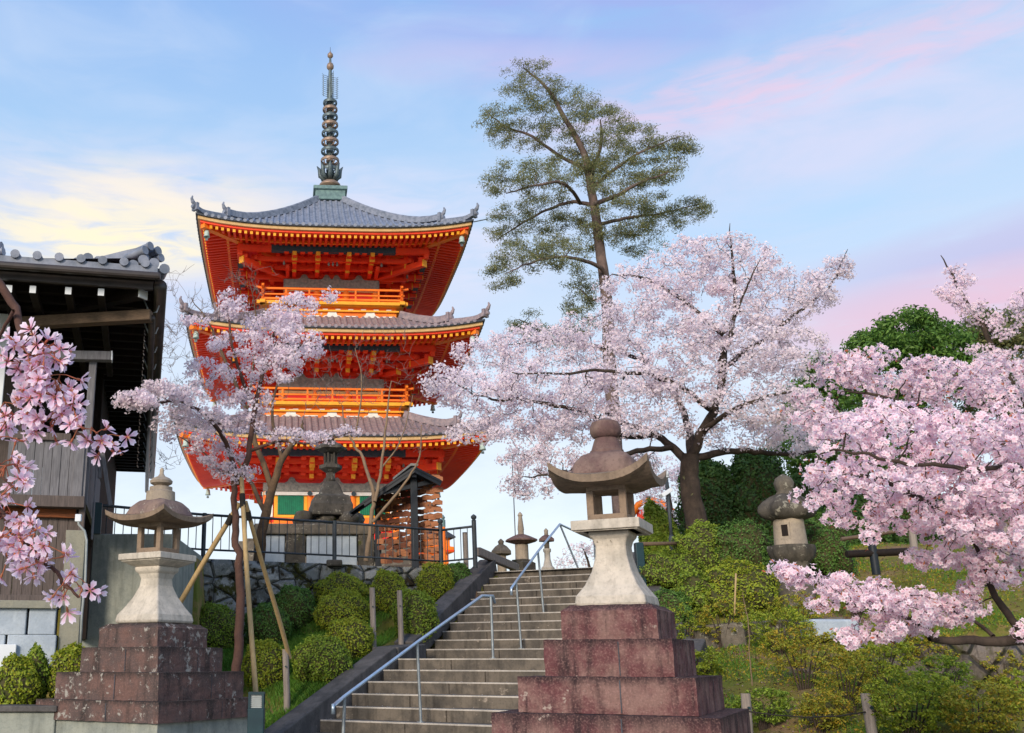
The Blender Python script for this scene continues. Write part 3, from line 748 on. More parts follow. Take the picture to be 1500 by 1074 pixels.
def balcony(half, z0, z1, rail_h):
    """z0 roof contact, z1 deck height"""
    t = MB(); t.b2(-half + .22, half - .22, -half + .22, half - .22, z0 - .5, z1 - .10); base = t.build('balcony_base', M['orange'], PG)
    w = MB(); g = MB()
    for side in range(4):
        y = half - .20
        for x in (-half * .55, half * .0, half * .55):
            pts = [(-.42, 0), (.42, 0), (.34, .06), (.22, .10), (.17, .24), (.08, .32), (-.08, .32), (-.17, .24), (-.22, .10), (-.34, .06)]
            vs = [(a + x, -.02, c + z0 + .03) for a, c in pts] + [(a + x, .02, c + z0 + .03) for a, c in pts]; n = len(pts)
            place4(w, side, vs, [tuple(range(n)), tuple(range(2 * n - 1, n - 1, -1))] + [(i, n + i, n + (i + 1) % n, (i + 1) % n) for i in range(n)], y)
        for x in np.arange(-half + .5, half - .3, .55):
            w.box(rot4(side, x, -y - .01, z1 - .22), (.22 if side % 2 == 0 else .03, .03 if side % 2 == 0 else .22, .05))
        for x in (-half * .82, half * .28, -half * .28, half * .82):
            w.box(rot4(side, x, -y - .01, z0 + .07), (.55 if side % 2 == 0 else .03, .03 if side % 2 == 0 else .55, .05))
        g.beam(rot4(side, -half + .12, -half + .16, z1 - .30), rot4(side, half - .12, -half + .16, z1 - .30), .10, .07)
    w.build('white_ornaments', M['white'], base); g.build('moulding', M['gold'], base)
    d = MB()
    for side in range(4): d.beam(rot4(side, -half - .25, -half - .0, z1 - .02), rot4(side, half + .25, -half, z1 - .02), .22, .14)
    d.b2(-half, half, -half, half, z1 - .12, z1 + .02)
    d.build('balcony_deck', M['gold'], PG)
    rl = MB(); ps = MB()
    for side in range(4):
        for k, (hh, t_, ext) in enumerate(((.16, .09, .0), (rail_h * .58, .07, .12), (rail_h, .09, .30))):
            L = half + ext
            rl.beam(rot4(side, -half, -half, z1 + hh), rot4(side, half, -half, z1 + hh), t_, t_)
            if ext:
                for sg in (-1, 1): rl.beam(rot4(side, sg * half, -half, z1 + hh), rot4(side, sg * L, -half, z1 + hh + ext * .25), t_, t_)
        nposts = 7
        for k in range(nposts):
            x = -half + 2 * half * k / (nposts - 1); big = k in (0, nposts - 1)
            ps.box(rot4(side, x, -half, z1 + (rail_h + (.22 if big else 0)) / 2), (.12 if big else .07,) * 2 + (rail_h + (.22 if big else 0),))
    rl.build('rail', M['orange'], PG, bevel=.01, seg=1); ps.build('rail_posts', M['orange'], PG)
stor = [dict(half=6.15, ym=636, rt=3.05, yt=612, lift=.42, body=2.65, rp=4.35),
        dict(half=5.95, ym=478, rt=2.95, yt=465, lift=.42, body=2.1, rp=4.15),
        dict(half=5.70, ym=330, rt=.55, yt=290, lift=.42, body=1.95, rp=4.0)]
ROOFZ = []
for i, s in enumerate(stor):
    ze = zp(s['ym'], s['half']); zt = zp(s['yt'], s['rt'])
    if i == 2: zt = zp(292, .7)
    ROOFZ.append(ze)
    rf, zf = roof_part(s['half'], s['rt'], ze, zt, s['lift'], M['tile'] if i == 2 else M['tile_old'])
    zbeam = zp({0: 664, 1: 509, 2: 367}[i], s['rp'])
    eaves(s['half'], ze, s['lift'], zbeam + .27, s['rp'], rf, s['body'])
    yl = {0: 721, 1: 573, 2: 424}[i]; yl1 = {0: 709, 1: 556, 2: 412}[i]
    zl0 = zp(yl, s['body']); zl1 = zp(yl1, s['body'])
    zbase = zp(790, s['body']) if i == 0 else zp({1: 600, 2: 452}[i], 3.0)
    body_storey(s['body'], zbase, zbeam + .6, zl0, zl1)
    brackets(s['body'], s['rp'], zl1 + .12, zbeam - .1, PG, [-1.66, -.66, .66, 1.66] if i else [-2.2, -.85, .85, 2.2])
    if i:
        z0 = zp({1: 612, 2: 464}[i], 2.95); z1 = zp({1: 592, 2: 444}[i], 3.0)
        balcony({1: 3.12, 2: 3.0}[i], z0, z1, .62)
    # wind bells at the eave corners
    for sx, sy in ((-1, -1), (1, -1), (1, 1), (-1, 1)):
        r = s['half'] - .42; zc = ze + s['lift'] * .75 - .42
        p = PG_M = Matrix.Rotation(R(3.2), 3, 'Z') @ Vector((sx * r, sy * r, 0)) + Vector((-.55, 43.1, 0))
        side = {(-1, -1): 'front left', (1, -1): 'front right', (1, 1): 'rear right', (-1, 1): 'rear left'}[(sx, sy)]
        nm = ['lowest', 'middle', 'top'][i]
        bell = thing('wind_bell', f'pale green wind bell under the {side} corner of the {nm} pagoda roof', 'wind bell', (p.x, p.y, zc), R(3.2), group='wind bells on the pagoda eaves')
        bell.scale = (.72, .72, .72)
        b = MB(); b.tube([(0, 0, .12), (0, 0, -.12)], .015, 6); b.build('hook', M['bronze'], bell)
        b = MB(); b.lathe([(.02, -.08), (.10, -.11), (.14, -.2), (.15, -.36), (.19, -.50), (.17, -.50), (.12, -.30), (.02, -.2)], 14, cap=False); b.build('bell_body', M['bell'], bell, smooth=True)
        b = MB(); b.tube([(0, 0, -.2), (0, 0, -.56)], .012, 6); b.box((0, 0, -.64), (.16, .015, .14)); b.build('clapper', M['bronze'], bell)
# ground storey details: windows, bands, podium
b1 = stor[0]['body']; yb = -b1
for side in range(4):
    for x in (-1.68, 1.68):
        f = MB(); f.box(rot4(side, x, -b1 - .05, zp(741, b1)), (1.36, .08, .98), rz=side * math.pi / 2); fo = f.build('window', M['gold'], PG)
        for q in (-.62, .62):
            f = MB(); f.box(rot4(side, x + q * 1.25, -b1 - .06, zp(741, b1)), (.10, .09, .98), rz=side * math.pi / 2); f.build('white_jamb', M['white'], fo)
        f = MB(); f.box(rot4(side, x, -b1 - .10, zp(741, b1)), (1.06, .04, .78), rz=side * math.pi / 2)
        for q in np.arange(-.48, .5, .08): f.box(rot4(side, x + q, -b1 - .13, zp(741, b1)), (.04, .04, .76), rz=side * math.pi / 2)
        f.build('green_lattice', M['green'], fo)
        f = MB(); f.box(rot4(side, x, -b1 - .05, zp(763, b1)), (1.36, .07, .34), rz=side * math.pi / 2); f.build('sill_panel', M['orange'], fo)
    f = MB(); f.box(rot4(side, 0, -b1 - .06, zp(752, b1)), (1.3, .08, 1.7), rz=side * math.pi / 2); d = f.build('door', M['verm'], PG)
    f = MB()
    for q in (-.7, .7): f.box(rot4(side, q, -b1 - .08, zp(752, b1)), (.12, .12, 1.7), rz=side * math.pi / 2)
    f.build('door_frame', M['orange'], d)
b = MB(); g = MB(); wv = MB()
for side in range(4):
    b.beam(rot4(side, -b1 - .1, -b1 - .12, zp(724.5, b1)), rot4(side, b1 + .1, -b1 - .12, zp(724.5, b1)), .16, .14)
    for x in (-2.62, -.9, .9, 2.62):
        p0 = rot4(side, x, -b1 - .2, zp(724.5, b1)); q0 = rot4(side, x, -b1 - .26, zp(724.5, b1)); g.tube([p0, q0], .10, 10)
    wv.beam(rot4(side, -b1 - .05, -b1 - .04, zp(772, b1)), rot4(side, b1 + .05, -b1 - .04, zp(772, b1)), .12, .3)
b.build('white_band', M['white'], PG); g.build('band_bosses', M['bluebeam'], PG); wv.build('lower_tie', M['orange'], PG)
b = MB(); b.lathe([(3.7, 3.2), (3.7, zp(795, 3.4)), (3.5, zp(794, 3.4)), (3.5, zp(790, 3.4) )], sq=True); b.build('podium', M['st_old'], PG)
# spire
sp = MB(); sp.lathe([(.70, zp(293, .6)), (.70, zp(280, .6)), (.80, zp(279, .6)), (.80, zp(274, .6)), (.55, zp(273.5, .6))], sq=True)
spo = sp.build('spire_base', M['verdigris'], PG, bevel=.02)
SX = .0
def zs_(y): return Zp(488, y, 43.1)
b = MB(); b.lathe([(.55, zs_(275)), (.50, zs_(271)), (.36, zs_(267.5)), (.16, zs_(266))], 20); b.build('inverted_bowl', M['bronze_tan'], PG, smooth=True)
b = MB(); b.lathe([(.14, zs_(275)), (.13, zs_(150)), (.09, zs_(110)), (.05, zs_(84)), (.02, zs_(78)), (.008, zs_(69))], 12); b.build('spire_shaft', M['bronze'], PG, smooth=True)
b = MB()
for k in range(8):
    a = k * math.pi / 4; c, s_ = math.cos(a), math.sin(a)
    zz = zs_(266); b.tube([(.15 * c, .15 * s_, zz), (.46 * c, .46 * s_, zz + .25), (.50 * c, .50 * s_, zz + .6), (.62 * c, .62 * s_, zz + .78)], [.10, .11, .09, .02], 6)
b.build('lotus_petals', M['bronze'], PG, smooth=True)
ry = [250, 236, 222, 208.5, 196, 183.5, 172, 161, 151]; rr_ = [.45, .44, .43, .42, .405, .39, .375, .36, .34]
for k, (y, r) in enumerate(zip(ry, rr_)):
    z = zs_(y); b = MB()
    b.lathe([(r, z - .07), (r + .015, z), (r, z + .07), (r - .05, z + .07), (r - .05, z - .07), (r, z - .07)], 24, cap=False)
    for q in range(4):
        a = q * math.pi / 2 + .4
        for sg in (1,):
            b.tube([(.1 * math.cos(a), .1 * math.sin(a), z - .24), (r * .7 * math.cos(a + .15), r * .7 * math.sin(a + .15), z - .22), ((r - .02) * math.cos(a + .3), (r - .02) * math.sin(a + .3), z)], .035, 5)
            b.tube([(.1 * math.cos(a), .1 * math.sin(a), z + .16), (r * .7 * math.cos(a - .15), r * .7 * math.sin(a - .15), z + .15), ((r - .02) * math.cos(a - .3), (r - .02) * math.sin(a - .3), z)], .03, 5)
    b.lathe([(.17, z - .1), (.19, z), (.17, z + .1)], 12)
    b.build('spire_ring', M['bronze_tan'] if k % 2 else M['bronze'], PG, smooth=True, autos=50)
b = MB()
z0_, z1_ = zs_(143), zs_(113)
for q in range(4):
    a = q * math.pi / 2 + .35
    for rr in (.16, .36): b.tube([(rr * math.cos(a), rr * math.sin(a), z0_), (rr * math.cos(a), rr * math.sin(a), z1_)], .016, 5)
    for t in np.linspace(0, 1, 11):
        z = z0_ + (z1_ - z0_) * t; b.tube([(.05 * math.cos(a), .05 * math.sin(a), z), (.36 * math.cos(a), .36 * math.sin(a), z + .03), (.43 * math.cos(a), .43 * math.sin(a), z + .10)], .012, 4)
b.build('water_flame', M['bronze'], PG)
b = MB(); b.lathe([(.05, zs_(104)), (.17, zs_(100)), (.18, zs_(97)), (.14, zs_(94)), (.05, zs_(92))], 16); b.lathe([(.04, zs_(86)), (.14, zs_(83)), (.14, zs_(80)), (.05, zs_(77)), (.01, zs_(75))], 16)
b.build('jewel', M['bronze_tan'], PG, smooth=True)
b = MB(); b.tube([(5.75, -5.6, ROOFZ[2] + .35), (6.35, -5.6, ROOFZ[2] + .5)], .025, 5); b.build('conductor_rod', M['bronze'], PG)

# ------------------------------------------------------------------ big stone lanterns
def stone_lantern(name, label, cx, Y, rz, px, tiers, body, mats, base_half, finial, roof, box_, group=None, dome=False):
    """tiers: (corner distance half side, z0, z1, chamfer)"""
    t = thing(name, label, 'stone lantern', (cx, Y, 0), rz, group=group)
    ped = None
    for k, (h, z0, z1, ch) in enumerate(tiers):
        b = MB(); prof = [(h, z0), (h, z1 - ch)]
        if ch: prof += [(h - ch * 1.3, z1)]
        b.lathe(prof, sq=True)
        # vertical joint: two blocks per side
        o = b.build('pedestal_tier', mats['ped'] if k else mats['base'], t)
        sb = o.modifiers.new('Subdivide', 'SUBSURF'); sb.subdivision_type = 'SIMPLE'; sb.levels = sb.render_levels = 5
        tx = bpy.data.textures.new('stone_wear', 'CLOUDS'); tx.noise_scale = .09; tx.noise_depth = 3; dm = o.modifiers.new('Wear', 'DISPLACE'); dm.texture = tx; dm.strength = .016; dm.mid_level = .5; dm.texture_coords = 'GLOBAL'; o.data.polygons.foreach_set('use_smooth', [True] * len(o.data.polygons)); o.data.set_sharp_from_angle(angle=R(30))
        if k and h > .45:
            j = MB()
            for side in range(4): j.add([rot4(side, h * .18, -h - .007, z0 + .01), rot4(side, h * .18 + .008, -h - .007, z0 + .01), rot4(side, h * .18 + .008, -h - .007, z1 - .02 - ch), rot4(side, h * .18, -h - .007, z1 - .02 - ch)], [(0, 1, 2, 3)])
            j.build('joint', M['tile_dark'], o).location = (0, 0, 0)
    b = MB(); b.lathe(body, sq=True); b.build('shaft', mats['body'], t, bevel=.018, seg=3)
    # platform slab
    z0, z1, z2, h0, h1 = box_['slab']
    b = MB(); b.lathe([(h0 * .80, z0), (h0 * .98, z0 + (z1 - z0) * .25), (h1 * .93, z1 - .012), (h1 * .93, z1)], sq=True); b.lathe([(h1, z1), (h1, z2)], sq=True); b.build('platform_slab', mats['body'], t, bevel=.012)
    # fire box: four corner posts, base and top frame, window openings
    f0, f1, fh = box_['fire']
    b = MB(); w = fh * .36; e = (f1 - f0)
    b.lathe([(fh, f0), (fh, f0 + e * .18)], sq=True); b.lathe([(fh * .98, f1 - e * .16), (fh * .98, f1)], sq=True)
    for sx in (-1, 1):
        for sy in (-1, 1): b.box((sx * (fh - w / 2), sy * (fh - w / 2), (f0 + f1) / 2), (w, w, e * .70))
    b.build('fire_box', mats['body'] if not dome else mats['rim'], t, bevel=.008)
    if box_.get('panel'):
        b = MB()
        for sy in (0, 1):
            for q in (-.5, 0, .5): b.box((q * fh * .9, -fh * .62 + sy * fh * 1.24, (f0 + f1) / 2), (.012, .012, e * .7))
        b.build('lattice', M['darkwood'], t)
    # cap roof: concave pyramid with lifted corners
    re, zr0, zr1, rt, lift, th = roof
    def roof_surf(zfun, r_in, name, mat, under=False):
        b = MB(); n = 12
        for side in range(4):
            vs = []
            for i in range(9):
                r = re + (r_in - re) * i / 8
                for j in range(n + 1):
                    u = -r + 2 * r * j / n; l = lift * (abs(u) / re) ** 2.6 * (r / re) ** 2
                    vs.append(rot4(side, u, -r, zfun(r) + l))
            b.add(vs, [(i * (n + 1) + j, i * (n + 1) + j + 1, (i + 1) * (n + 1) + j + 1, (i + 1) * (n + 1) + j) for i in range(8) for j in range(n)])
        return b
    if dome: top = lambda r: zr0 + th + (zr1 - zr0 - th) * (max(0, (1 - max(0, (r - re * .34)) / (re * .66))) ** 1.6 if r > re * .34 else 1)
    else: top = lambda r: zr0 + th + (zr1 - zr0 - th) * min(1, ((re - r) / (re - rt))) ** 1.05
    if dome:
        top = lambda r: zr0 + th + (zr1 - zr0 - th) * .30 * ((re - r) / (re - rt))
    ts = roof_surf(top, rt, 'cap', None)
    rim = roof_surf(lambda r: zr0 + .0 * r, fh * .8, 'u', None)
    edge = MB(); n = 12
    for side in range(4):
        vs = []
        for zz in (zr0, zr0 + th):
            for j in range(n + 1):
                u = -re + 2 * re * j / n; vs.append(rot4(side, u * (1 if zz > zr0 else .985), -re * (1 if zz > zr0 else .985), zz + lift * (abs(u) / re) ** 2.6))
        edge.add(vs, [(j, j + 1, n + 1 + j + 1, n + 1 + j) for j in range(n)])
    edge.add(rim.v, [f[::-1] for f in rim.f]); 
    edge.add(ts.v, ts.f)
    o = edge.build('cap_stone', mats['roof'] if not dome else mats['rim'], t, smooth=True, autos=35)
    if dome:
        b = MB(); R0 = re * .66; zz = zr0 + th * .9
        b.lathe([(R0 * 1.04, zz), (R0 * 1.0, zz + .05), (R0 * .97, zz + (zr1 - zz) * .32), (R0 * .88, zz + (zr1 - zz) * .60), (R0 * .70, zz + (zr1 - zz) * .86), (R0 * .46, zr1), (.02, zr1 + .005)], sq=True)
        b.build('cap_dome', mats['roof'], o, smooth=True, bevel=.05, seg=4)
    b = MB()
    for k, (prof, sq) in enumerate(finial): b.lathe(prof, 24, sq=sq)
    b.build('finial', mats['fin'], t, smooth=True, autos=40)
    return t
# left lantern
YL = 10.4; zL = lambda y, x=228: Zp(x, y, YL); cxL = at(227, 900, YL)[0]
tl = [(.745, 0, 1.06, 0), (.75 + .03, 1.06, 1.245, .0), (.66, 1.245, 1.50, 0), (.50, 1.50, 1.735, 0), (.385, 1.735, 1.965, .045)]
hb = zL(914)
bodyL = [(.275, hb), (.285, hb + .03), (.275, hb + .085), (.225, hb + .16), (.165, hb + .27), (.125, hb + .38), (.118, hb + .45), (.135, hb + .50), (.165, hb + .53), (.165, hb + .575)]
s0 = hb + .575
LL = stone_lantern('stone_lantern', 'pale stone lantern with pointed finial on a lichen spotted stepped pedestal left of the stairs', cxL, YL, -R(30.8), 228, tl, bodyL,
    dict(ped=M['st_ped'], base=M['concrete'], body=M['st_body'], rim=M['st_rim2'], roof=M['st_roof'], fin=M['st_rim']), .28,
    [([(.155, zL(735)), (.15, zL(721)), (.12, zL(719)), (.12, zL(714)), (.085, zL(713))], False), ([(.07, zL(715)), (.07, zL(712)), (.115, zL(708.5)), (.12, zL(705)), (.09, zL(701)), (.04, zL(698)), (.022, zL(694)), (.022, zL(688)), (.004, zL(685))], False)],
    (.40, zL(768), zL(733), .14, .085, .05), dict(slab=(s0, zL(822), zL(813), .205, .285), fire=(zL(812.5), zL(767), .158)), dome=True)
# right lantern
YR = 8.0; zR = lambda y, x=895: Zp(x, y, YR); cxR = at(906, 900, YR)[0]
tr = [(.98, 0, .80, 0), (.80, .80, 1.235, .0), (.64, 1.235, 1.49, 0), (.475, 1.49, 1.76, 0), (.362, 1.76, 2.02, .045)]
hb = 2.005
bodyR = [(.262, hb), (.272, hb + .03), (.265, hb + .085), (.205, hb + .17), (.155, hb + .28), (.125, hb + .40), (.120, hb + .48), (.135, hb + .535), (.16, hb + .555), (.16, hb + .60)]
s0 = hb + .60
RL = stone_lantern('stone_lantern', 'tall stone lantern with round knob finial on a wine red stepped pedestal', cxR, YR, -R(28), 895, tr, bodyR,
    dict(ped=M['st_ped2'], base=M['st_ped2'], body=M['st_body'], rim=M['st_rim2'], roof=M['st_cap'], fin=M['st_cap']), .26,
    [([(.14, zR(669)), (.135, zR(661)), (.125, zR(660)), (.098, zR(646)), (.09, zR(643))], False), ([(.075, zR(644)), (.11, zR(640)), (.126, zR(634)), (.126, zR(628)), (.108, zR(619.5)), (.05, zR(615)), (.012, zR(613)), (.0, zR(612))], False)],
    (.395, zR(716), zR(664), .12, .13, .06), dict(slab=(s0, zR(780), zR(766), .20, .268), fire=(zR(765.5), zR(714), .158), panel=False), dome=True)

# ------------------------------------------------------------------ other stone lanterns
def round_lantern():
    c = ground_hit(1168, 880); Y = c[1]; z = lambda y: Zp(1158, y, Y); k = Y / 1520
    x = at(1166, 860, Y)[0]; b0 = 0
    t = thing('stone_lantern', 'old round stone lantern with bulging cap among shrubs on the right slope', 'stone lantern', (x, Y, 0), R(-12))
    b = MB(); b.lathe([(26 * k, c[2] - .3), (26 * k, z(860)), (22 * k, z(858)), (20 * k, z(832)), (24 * k, z(824))], 24); b.build('shaft', M['st_old'], t, smooth=True, autos=40)
    b = MB(); b.lathe([(22 * k, z(826)), (31 * k, z(816)), (34 * k, z(806)), (33 * k, z(800)), (24 * k, z(799))], 36, lobes=10, lobe=.05); b.build('platform_slab', M['st_dark'], t, smooth=True, autos=40)
    b = MB()
    n = 24; prof = [(23 * k, z(800)), (22 * k, z(762))]
    vs = []
    b.lathe([(24 * k, z(799)), (21.5 * k, z(760))], 24); fb = b.build('fire_box', M['st_rim'], t, smooth=True, autos=40)
    b = MB(); a = R(-118); c2 = Vector((math.cos(a) * 21.5 * k, math.sin(a) * 21.5 * k, z(779))); b.box(c2, (9 * k, 5 * k, 17 * k), rz=a + math.pi / 2); b.build('hole_shade_block', M['darkwood'], fb)  # solid block; the opening's inner shade is put into its dark colour
    b = MB(); b.box(c2 * 1.0, (15 * k, 3.4 * k, 25 * k), rz=a + math.pi / 2); b.build('window_frame', M['st_rim'], fb)
    b = MB(); b.lathe([(20 * k, z(763)), (34 * k, z(758)), (39 * k, z(750)), (38 * k, z(742)), (31 * k, z(734)), (20 * k, z(727)), (12 * k, z(724))], 48, lobes=6, lobe=.10); b.build('cap_stone', M['st_dark'], t, smooth=True)
    b = MB(); b.lathe([(11 * k, z(727)), (14 * k, z(724)), (11 * k, z(720)), (13 * k, z(717)), (15 * k, z(708)), (12 * k, z(701)), (2 * k, z(695))], 20); b.build('finial', M['st_old'], t, smooth=True)
round_lantern()
def small_lantern(px, ytop, w, Y, label, kind):
    """lanterns standing on the terrace behind the top of the stairs; w: cap width in px"""
    k = Y / 1520; t = thing('stone_lantern', label, 'stone lantern', (at(px, 800, Y)[0], Y, 3.31), R(20), group=None)
    z = lambda y: Zp(px, y, Y) - 3.31
    if kind == 'round':
        b = MB(); b.lathe([(7 * k, 0), (7 * k, z(824)), (8 * k, z(822))], 14); b.build('shaft', M['st_rim'], t, smooth=True, autos=40)
        b = MB(); b.lathe([(8 * k, z(826)), (8 * k, z(812))], 6); b.build('fire_box', M['st_rim'], t)
        b = MB(); b.lathe([(10 * k, z(814)), (w / 2 * k, z(812)), (w / 2 * k, z(808)), (w * .3 * k, z(801)), (5 * k, z(798))], 6); b.build('cap_stone', M['st_old'], t)
        b = MB(); b.lathe([(4 * k, z(799)), (4 * k, z(796)), (5 * k, z(793.5)), (1 * k, z(789.5))], 10); b.build('finial', M['st_old'], t, smooth=True)
    if kind == 'tall':
        b = MB(); b.lathe([(14 * k, 0), (14 * k, z(825)), (11 * k, z(823)), (11 * k, z(820))], sq=True, rz=.3); b.build('base', M['st_dark'], t)
        b = MB(); b.lathe([(10 * k, z(821)), (10 * k, z(798))], 12); b.build('fire_box', M['st_rim'], t, smooth=True, autos=40)
        b = MB(); b.lathe([(11 * k, z(797)), (w / 2 * k, z(793)), (w / 2 * k, z(791)), (w * .28 * k, z(786)), (6 * k, z(783))], 8); b.build('cap_stone', M['st_cap'], t)
        b = MB(); b.lathe([(4.5 * k, z(784)), (4.5 * k, z(777)), (5 * k, z(776)), (3 * k, z(758)), (3 * k, z(757)), (4 * k, z(755)), (2.5 * k, z(752)), (.5 * k, z(750))], 12); b.build('finial', M['st_rim'], t, smooth=True, autos=40)
    if kind == 'vase':
        b = MB(); b.lathe([(10 * k, 0), (10 * k, z(832)), (7 * k, z(829)), (4.6 * k, z(819)), (4.4 * k, z(810)), (6 * k, z(808)), (6 * k, z(804))], 14); b.build('shaft', M['st_body'], t, smooth=True, autos=40)
        b = MB(); b.lathe([(4.5 * k, z(805)), (4.5 * k, z(794))], 6); b.build('fire_box', M['st_old'], t)
        b = MB(); b.lathe([(5 * k, z(794)), (w / 2 * k, z(793)), (w / 2 * k, z(790)), (w * .3 * k, z(786)), (4 * k, z(784))], 6); b.build('cap_stone', M['st_cap'], t)
        b = MB(); b.lathe([(3 * k, z(785)), (3 * k, z(780)), (3.4 * k, z(777)), (.6 * k, z(774))], 10); b.build('finial', M['st_rim'], t, smooth=True)
small_lantern(734, 790, 34, 24.0, 'squat stone lantern with broad cap behind the sloping grey beam', 'round')
small_lantern(764, 750, 50, 24.5, 'tall stone lantern with spire finial and purple cap behind the top of the stairs', 'tall')
small_lantern(801, 774, 26, 25.0, 'slender vase shaped stone lantern behind the upper handrail', 'vase')

# big dark stone lantern in front of the pagoda
def old_lantern():
    Y = 24.0; k = Y / 1520; z = lambda y: Zp(482, y, Y)
    t = thing('stone_lantern', 'huge dark mossy stone lantern on a boulder mound in front of the pagoda door', 'stone lantern', (at(484, 760, Y)[0], Y, 0), R(8))
    b = MB(); b.lathe([(31 * k, z(758)), (31 * k, z(742)), (29 * k, z(738)), (27 * k, z(729)), (19 * k, z(727)), (13 * k, z(712)), (9 * k, z(706))], sq=True); b.build('base', M['st_dark'], t, bevel=.04)
    b = MB(); b.lathe([(8 * k, z(707)), (7 * k, z(698)), (7 * k, z(692))], 14); b.build('shaft', M['st_dark'], t, smooth=True)
    b = MB(); b.lathe([(8 * k, z(693)), (18 * k, z(687)), (18 * k, z(682))], 6); b.build('platform_slab', M['st_dark'], t)
    b = MB(); b.lathe([(10 * k, z(682)), (10 * k, z(678))], 6); 
    for q in range(6):
        a = q * math.pi / 3; b.tube([(9 * k * math.cos(a), 9 * k * math.sin(a), z(681)), (9 * k * math.cos(a), 9 * k * math.sin(a), z(661))], 1.8 * k, 6)
    b.lathe([(5 * k, z(680)), (5 * k, z(662))], 6)
    b.build('fire_box', M['st_dark'], t)
    b = MB(); b.lathe([(12 * k, z(664)), (25 * k, z(659)), (25 * k, z(656)), (15 * k, z(650)), (6 * k, z(646))], 6); b.build('cap_stone', M['st_dark'], t)
    b = MB(); b.lathe([(5 * k, z(647)), (6 * k, z(643)), (1 * k, z(637))], 10); b.build('finial', M['st_dark'], t, smooth=True)
    # boulder mound
    b = MB(); rr = random.Random(4)
    for i in range(70):
        f = rr.random(); yy = 757 + 62 * f; xx = 480 + rr.uniform(-1, 1) * (38 + 55 * f); yd = Y + rr.uniform(-.5, .9) - f * .3
        c = at(xx, yy, yd); r = rr.uniform(.14, .26)
        prof = [(.0, -r * .8), (r * .8, -r * .6), (r * 1.05, 0), (r * .8, r * .55), (.0, r * .72)]
        b.lathe(prof, 7, c, rz=rr.random() * 6, cap=False)
    m_ = b.build('rock_mound', M['st_dark'], None, smooth=True, bevel=0); tag(m_, 'heap of grey boulders carrying the dark lantern before the pagoda', 'rocks', kind='stuff')
old_lantern()
# grey podium wall seen through the fence
pw = thing('podium_wall', 'low grey stone wall with dark mossy pillars behind the iron fence', 'wall', (at(470, 800, 22.5)[0], 22.5, 3.30), R(2))
xx = [(372, 418, 0), (418, 448, 1), (448, 524, 0), (524, 549, 1)]
for a, c, dk in xx:
    xa = at(a, 800, 22.5)[0] - pw.location.x; xb = at(c, 800, 22.5)[0] - pw.location.x
    b = MB(); b.b2(xa + .012, xb - .012, -.06 if dk else 0, .3, -.02, Zp(a, 784, 22.5) - 3.3 if not dk else Zp(a, 776, 22.5) - 3.3); b.build('pillar' if dk else 'wall_panel', M['st_dark'] if dk else M['block'], pw, bevel=.02)
b = MB(); b.b2(at(372, 800, 22.5)[0] - pw.location.x, at(549, 800, 22.5)[0] - pw.location.x, -.10, .36, Zp(400, 783.5, 22.5) - 3.3, Zp(400, 768, 22.5) - 3.3); b.build('capping', M['st_old'], pw, bevel=.03)

# ------------------------------------------------------------------ iron fence
def fence_pts():
    P = []
    for px, py in ((150, 730), (300, 745), (490, 757), (645, 769.5)):
        Y = 2.55 * 1557 / (969 - py); P.append((at(px, py, Y)[0], Y, 4.14))
    return P
FP = fence_pts()
fx = thing('iron_fence', 'dark painted iron railing along the terrace edge left of the stairs', 'fence', (0, 0, 0))
Pend = at(694, 762, 19.3)
FP.append((Pend[0], 19.3, 4.14))
P0 = np.array(FP[0]); P0x = P0 + (P0 - np.array(FP[1])) * .9; FP[0] = tuple(P0x)
for k, (p, q) in enumerate(zip(FP[:-1], FP[1:])):
    p = Vector(p); q = Vector(q); L = (q - p).length; d = (q - p) / L
    b = MB(); b.tube([p, q], .024, 8); b.build('top_rail', M['fence'], fx, smooth=True)
    lo = Vector((0, 0, -.62)); b = MB(); b.tube([p + lo, q + lo], .018, 8); b.build('bottom_rail', M['fence'], fx, smooth=True)
    n = max(2, int(L / .152)); b = MB()
    for i in range(1, n): b.tube([p + d * (L * i / n) + Vector((0, 0, -.01)), p + d * (L * i / n) + lo], .0085, 5)
    b.build('balusters', M['fence'], fx)
for k, (px, yt) in enumerate(((490, 0), (300, 0), (645, 1), (694, 2), (0, 0))):
    p = {0: FP[2], 1: FP[1], 2: FP[3], 3: FP[4], 4: FP[0]}[k]; h = .10 if k > 1 else .03
    b = MB(); b.tube([(p[0], p[1], 3.34), (p[0], p[1], 4.14 + h)], .045 if k > 1 else .04, 12)
    if k > 1: b.lathe([(.03, 4.23), (.05, 4.25), (.03, 4.27), (.055, 4.30), (.055, 4.34), (.01, 4.375)], 12, (p[0], p[1], 0))
    b.build('post', M['fence'], fx, smooth=True, autos=50)
b = MB(); p = FP[2]; b.box((p[0], p[1], 3.37), (.3, .26, .12)); b.build('footing', M['st_dark'], fx, bevel=.03)

# sloping stone handrail and log posts at the head of the kerb
b = MB(); b.beam(at(700, 808, 19.6), at(757, 832, 21.5), .12, .17); tag(b.build('stone_beam', M['polegrey'], bevel=.02), 'sloping grey beam running down behind the left kerb to the stair head', 'beam')
def log_post(px, yt, yb, Y, r, label, name='wooden_post', lean=0.0, cat='post', mat='polegrey'):
    p = at(px, yb, Y); q = at(px + lean, yt, Y)
    t = thing(name, label, cat, tuple(p))
    b = MB(); d = Vector(q - p); n = 8
    b.tube([Vector((0, 0, -.3)) - d.normalized() * .0, d * .25, d * .5, d * .75, d], [r * 1.05, r, r * .98, r * 1.0, r * .96], 12); b.build('log', M[mat], t, smooth=True, autos=50)
    b = MB()
    for f in (.72,):
        c = d * f; b.tube([c + Vector((0, -r - .004, 0)), c + Vector((0, -r - .03, 0))], .012, 6)
    b.build('bolt', M['iron_teal'], t)
